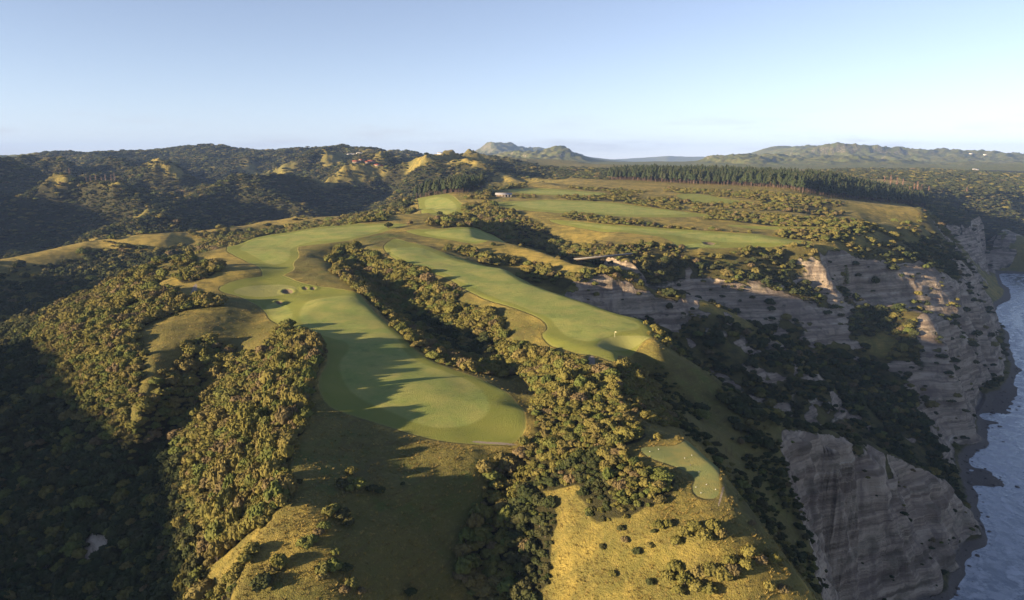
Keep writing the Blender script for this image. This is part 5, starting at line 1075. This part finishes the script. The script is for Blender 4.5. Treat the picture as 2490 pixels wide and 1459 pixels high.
def gable(w, d, z0, z1, ov=0.6, t=0.25):
    x = w / 2 + ov; y = d / 2 + ov
    v = []; f = []
    for zo in (0, t):
        v += [(-x, -y, z0 + zo), (x, -y, z0 + zo), (x, 0, z1 + zo), (-x, 0, z1 + zo), (-x, y, z0 + zo), (x, y, z0 + zo)]
    f = [(0, 3, 2, 1), (3, 4, 5, 2), (6, 7, 8, 9), (9, 8, 11, 10), (0, 1, 7, 6), (5, 4, 10, 11), (1, 2, 8, 7), (2, 5, 11, 8), (4, 3, 9, 10), (3, 0, 6, 9)]
    return np.array(v, float), np.array(f)
def house(name, x, y, w, d, h, wallm, roofm, label, cat, rz, grp=None):
    e = empty(name, x, y, gz(x, y) - 0.3, rz)
    wv, wf = box(-w / 2, w / 2, -d / 2, d / 2, 0, h)
    part('wall', mesh_np('wall', wv, wf, wallm), e)
    gv = np.array([(-w / 2, -d / 2, h), (-w / 2, d / 2, h), (-w / 2, 0, h + d * 0.27), (w / 2, -d / 2, h), (w / 2, d / 2, h), (w / 2, 0, h + d * 0.27)]); 
    part('gable_wall', mesh_np('gable_wall', gv, np.array([(0, 2, 1), (3, 4, 5)]), wallm), e)
    part('roof', mesh_np('roof', *gable(w, d, h - 0.15, h + d * 0.28), roofm), e)
    nw = max(2, int(w / 5))
    for i in range(nw):
        cx = -w / 2 + (i + 0.5) * w / nw
        if i == nw // 2: part('door', mesh_np('door', *box(cx - 0.55, cx + 0.55, -d / 2 - 0.05, -d / 2 + 0.05, 0.3, 2.5), M_TIMBER), e)
        else: part('window', mesh_np('window', *box(cx - 0.9, cx + 0.9, -d / 2 - 0.05, -d / 2 + 0.05, 1.2, 2.5), M_DARK), e)
    tag(e, label, cat, grp); return e
for x, y in HUT:
    e = empty('golf_shelter', x, y, gz(x, y), math.radians(-4))
    part('roof', mesh_np('roof', *gable(21, 9, 3.1, 5.3, 0.8, 0.3), M_GREYROOF), e)
    part('floor_slab', mesh_np('floor_slab', *box(-10.5, 10.5, -4.5, 4.5, -0.6, 0.15), M_CONC), e)
    part('rear_wall', mesh_np('rear_wall', *box(-10.3, 10.3, 3.9, 4.2, 0.15, 3.2), M_TIMBER), e)
    for i in range(6): part('post', mesh_np('post', *box(-10 + i * 4 - 0.25, -10 + i * 4 + 0.25, -4.3, -3.8, 0.15, 3.1), M_WHITE), e)
    tag(e, 'long grey roofed open shelter with white posts on the plateau', 'shelter')
for n, (x, y, k) in enumerate(sorted(RED_HOUSES, key=lambda q: q[0] / q[1])):
    house('lodge_house', x, y, (17, 13, 11)[k], 9, 3.4, M_CREAM, M_REDROOF, 'red roofed lodge house, %s from the left of its cluster' % ordinal(n + 1), 'house', (0.2, -0.5, 0.9)[k], 'red roofed lodge houses')
for n, (x, y, w) in enumerate(sorted(WHITE_HOUSES, key=lambda q: q[0] / q[1])):
    house('hill_house', x, y, w, 9, 5.0, M_WHITE, M_GREYROOF, 'white house, %s from the left on the hills below the skyline' % ordinal(n + 1), 'house', -0.5, 'white houses on the hills')
for n, (x, y, w) in enumerate(sorted(FAR_HOUSES, key=lambda q: q[0] / q[1])):
    house('farm_building', x, y, w, 12, 6.0, M_WHITE, M_GREYROOF, 'pale farm building, %s from the left in the far right country' % ordinal(n + 1), 'house', -0.3, 'farm buildings at far right')

# ------------------------------------------------------------------ footbridge over the ravine
A_, B_ = Vector(BRIDGE[0]), Vector(BRIDGE[1]); L_ = (B_ - A_).length
e = empty('footbridge', *A_, 0); e.rotation_euler = (0, -math.asin((B_.z - A_.z) / L_), math.atan2(B_.y - A_.y, B_.x - A_.x))
part('deck', mesh_np('deck', *box(-2, L_ + 2, -1.6, 1.6, -0.18, 0.0), M_CONC), e)
for s in (-1, 1):
    part('girder', mesh_np('girder', *box(-1, L_ + 1, s * 1.25 - 0.15, s * 1.25 + 0.15, -1.1, -0.185), M_TIMBER), e)
    part('handrail', mesh_np('handrail', *box(-1, L_ + 1, s * 1.55 - 0.05, s * 1.55 + 0.05, 0.95, 1.05), M_TIMBER), e)
    for i in range(12): part('rail_post', mesh_np('rail_post', *box(i * L_ / 11 - 0.06, i * L_ / 11 + 0.06, s * 1.55 - 0.06, s * 1.55 + 0.06, 0.003, 0.94), M_TIMBER), e)
tag(e, 'long narrow grey footbridge spanning the dark ravine', 'bridge')

# ------------------------------------------------------------------ flag, tee markers
M_POLE = flat_mat('pole_paint', (0.80, 0.76, 0.55), 0.5); M_FLAG = flat_mat('flag_cloth', (0.80, 0.70, 0.42), 0.8)
for x, y in FLAG:
    e = empty('golf_flag', x, y, gz(x, y)); part('pole', mesh_np('pole', *tube([(0, 0, -0.2), (0, 0, 1.2), (0, 0, 2.5)], [0.05, 0.045, 0.04], 8), M_POLE), e)
    fv = np.array([(0.04 + 0.62 * u, 0.06 * math.sin(u * 5), 2.46 - 0.42 * v - 0.05 * u) for v in (0, 1) for u in np.linspace(0, 1, 7)])
    ff = np.array([(i, i + 1, i + 8, i + 7) for i in range(6)]); me = mesh_np('flag', fv, ff, M_FLAG)
    f = part('flag', me, e); md = f.modifiers.new('thick', 'SOLIDIFY'); md.thickness = 0.02
    tag(e, 'pale flag on a thin pole standing in the cliff-edge green', 'flag')
TM = [flat_mat('marker_white', (0.62, 0.62, 0.58), 0.4), flat_mat('marker_grey', (0.55, 0.55, 0.55), 0.4), flat_mat('marker_dark', (0.10, 0.12, 0.20), 0.4)]
TMW = ['white', 'light grey', 'dark blue']
for n, (x, y, k) in enumerate(sorted(TEE_MARKERS, key=lambda q: q[0] / q[1])):
    e = empty('tee_marker', x, y, gz(x, y) + 0.05)
    v, f = ICO2; part('ball', mesh_np('ball', v * 0.12 + np.array([0, 0, 0.16]), f, TM[k], True), e); part('spike', mesh_np('spike', *tube([(0, 0, -0.2), (0, 0, 0.1)], [0.02, 0.03], 6), M_TIMBER), e)
    tag(e, '%s ball tee marker, %s from the left on the foreground tee' % (TMW[k], ordinal(n + 1)), 'tee marker', 'markers on the tee')

# ------------------------------------------------------------------ boulders on the shore
MAT_ROCK, _nt, _b = new_mat('boulder_rock'); _k = N(_nt)
_nt.links.new(_k.mix(_k.noise(_k.pos(), 0.9, 4), (0.05, 0.045, 0.042), (0.15, 0.13, 0.115)), _b.inputs['Base Color'])
def boulder(seed):
    r = np.random.default_rng(seed); v, f = ICO2; d = 1 + 0.35 * gnoise(v[:, 0] * 1.4 + seed, v[:, 1] * 1.4 + v[:, 2] * 1.1, seed) + r.uniform(-.06, .06, len(v))
    return mesh_np('boulder', v * d[:, None] * np.array([1, 0.8, 0.6]), f, MAT_ROCK)
BLD = [boulder(3 + i) for i in range(5)]
cand = np.argwhere((GZ > -1.1) & (GZ < 2.2) & (GX > 150) & (GY < 800) & (GY > 300) & (GX / GY < 0.76))
cand = cand[rng.permutation(len(cand))]; done = []
for j, i in cand:
    x, y = float(PX[j, i]), float(PY[j, i]); r = math.hypot(x, y)
    if any(math.hypot(x - a, y - b) < 4.5 for a, b in done): continue
    if not visible(x, y, 1.5): continue
    done.append((x, y)); s = float(rng.lognormal(0, 0.45)) * 0.8
    e = bpy.data.objects.new('boulder', BLD[int(rng.integers(5))]); link(e); e.location = (x, y, max(gz(x, y), -0.4) + 0.1 * s); e.scale = (s, s, s); e.rotation_euler = (0, 0, rng.uniform(0, 6.28))
    near = 'in the surf' if gz(x, y) < 0 else 'on the narrow beach'
    tag(e, '%s dark sea-worn boulder lying %s under the cliffs' % ('big' if s > 1.0 else ('middling' if s > 0.65 else 'small'), near), 'boulder', ('big' if s > 1.0 else ('middling' if s > 0.65 else 'small')) + ' boulders ' + near)
    if len(done) >= 120: break
# ------------------------------------------------------------------ air
hz = mesh_np('haze', *box(-17500, 17500, -2500, 17500, -16, 560), bpy.data.materials.new('haze_air'))
hm = hz.materials[0]; hm.use_nodes = True; hm.node_tree.nodes.clear()
ho = hm.node_tree.nodes.new('ShaderNodeOutputMaterial'); hv = hm.node_tree.nodes.new('ShaderNodeVolumePrincipled')
hv.inputs['Color'].default_value = (0.35, 0.53, 1.0, 1); hv.inputs['Density'].default_value = HAZE; hv.inputs['Density Attribute'].default_value = ''
hv.inputs['Anisotropy'].default_value = 0.0
hm.node_tree.links.new(hv.outputs[0], ho.inputs['Volume'])
haze = link(bpy.data.objects.new('haze', hz)); haze['kind'] = 'stuff'; tag(haze, 'thin bluish evening haze over the far country', 'haze')
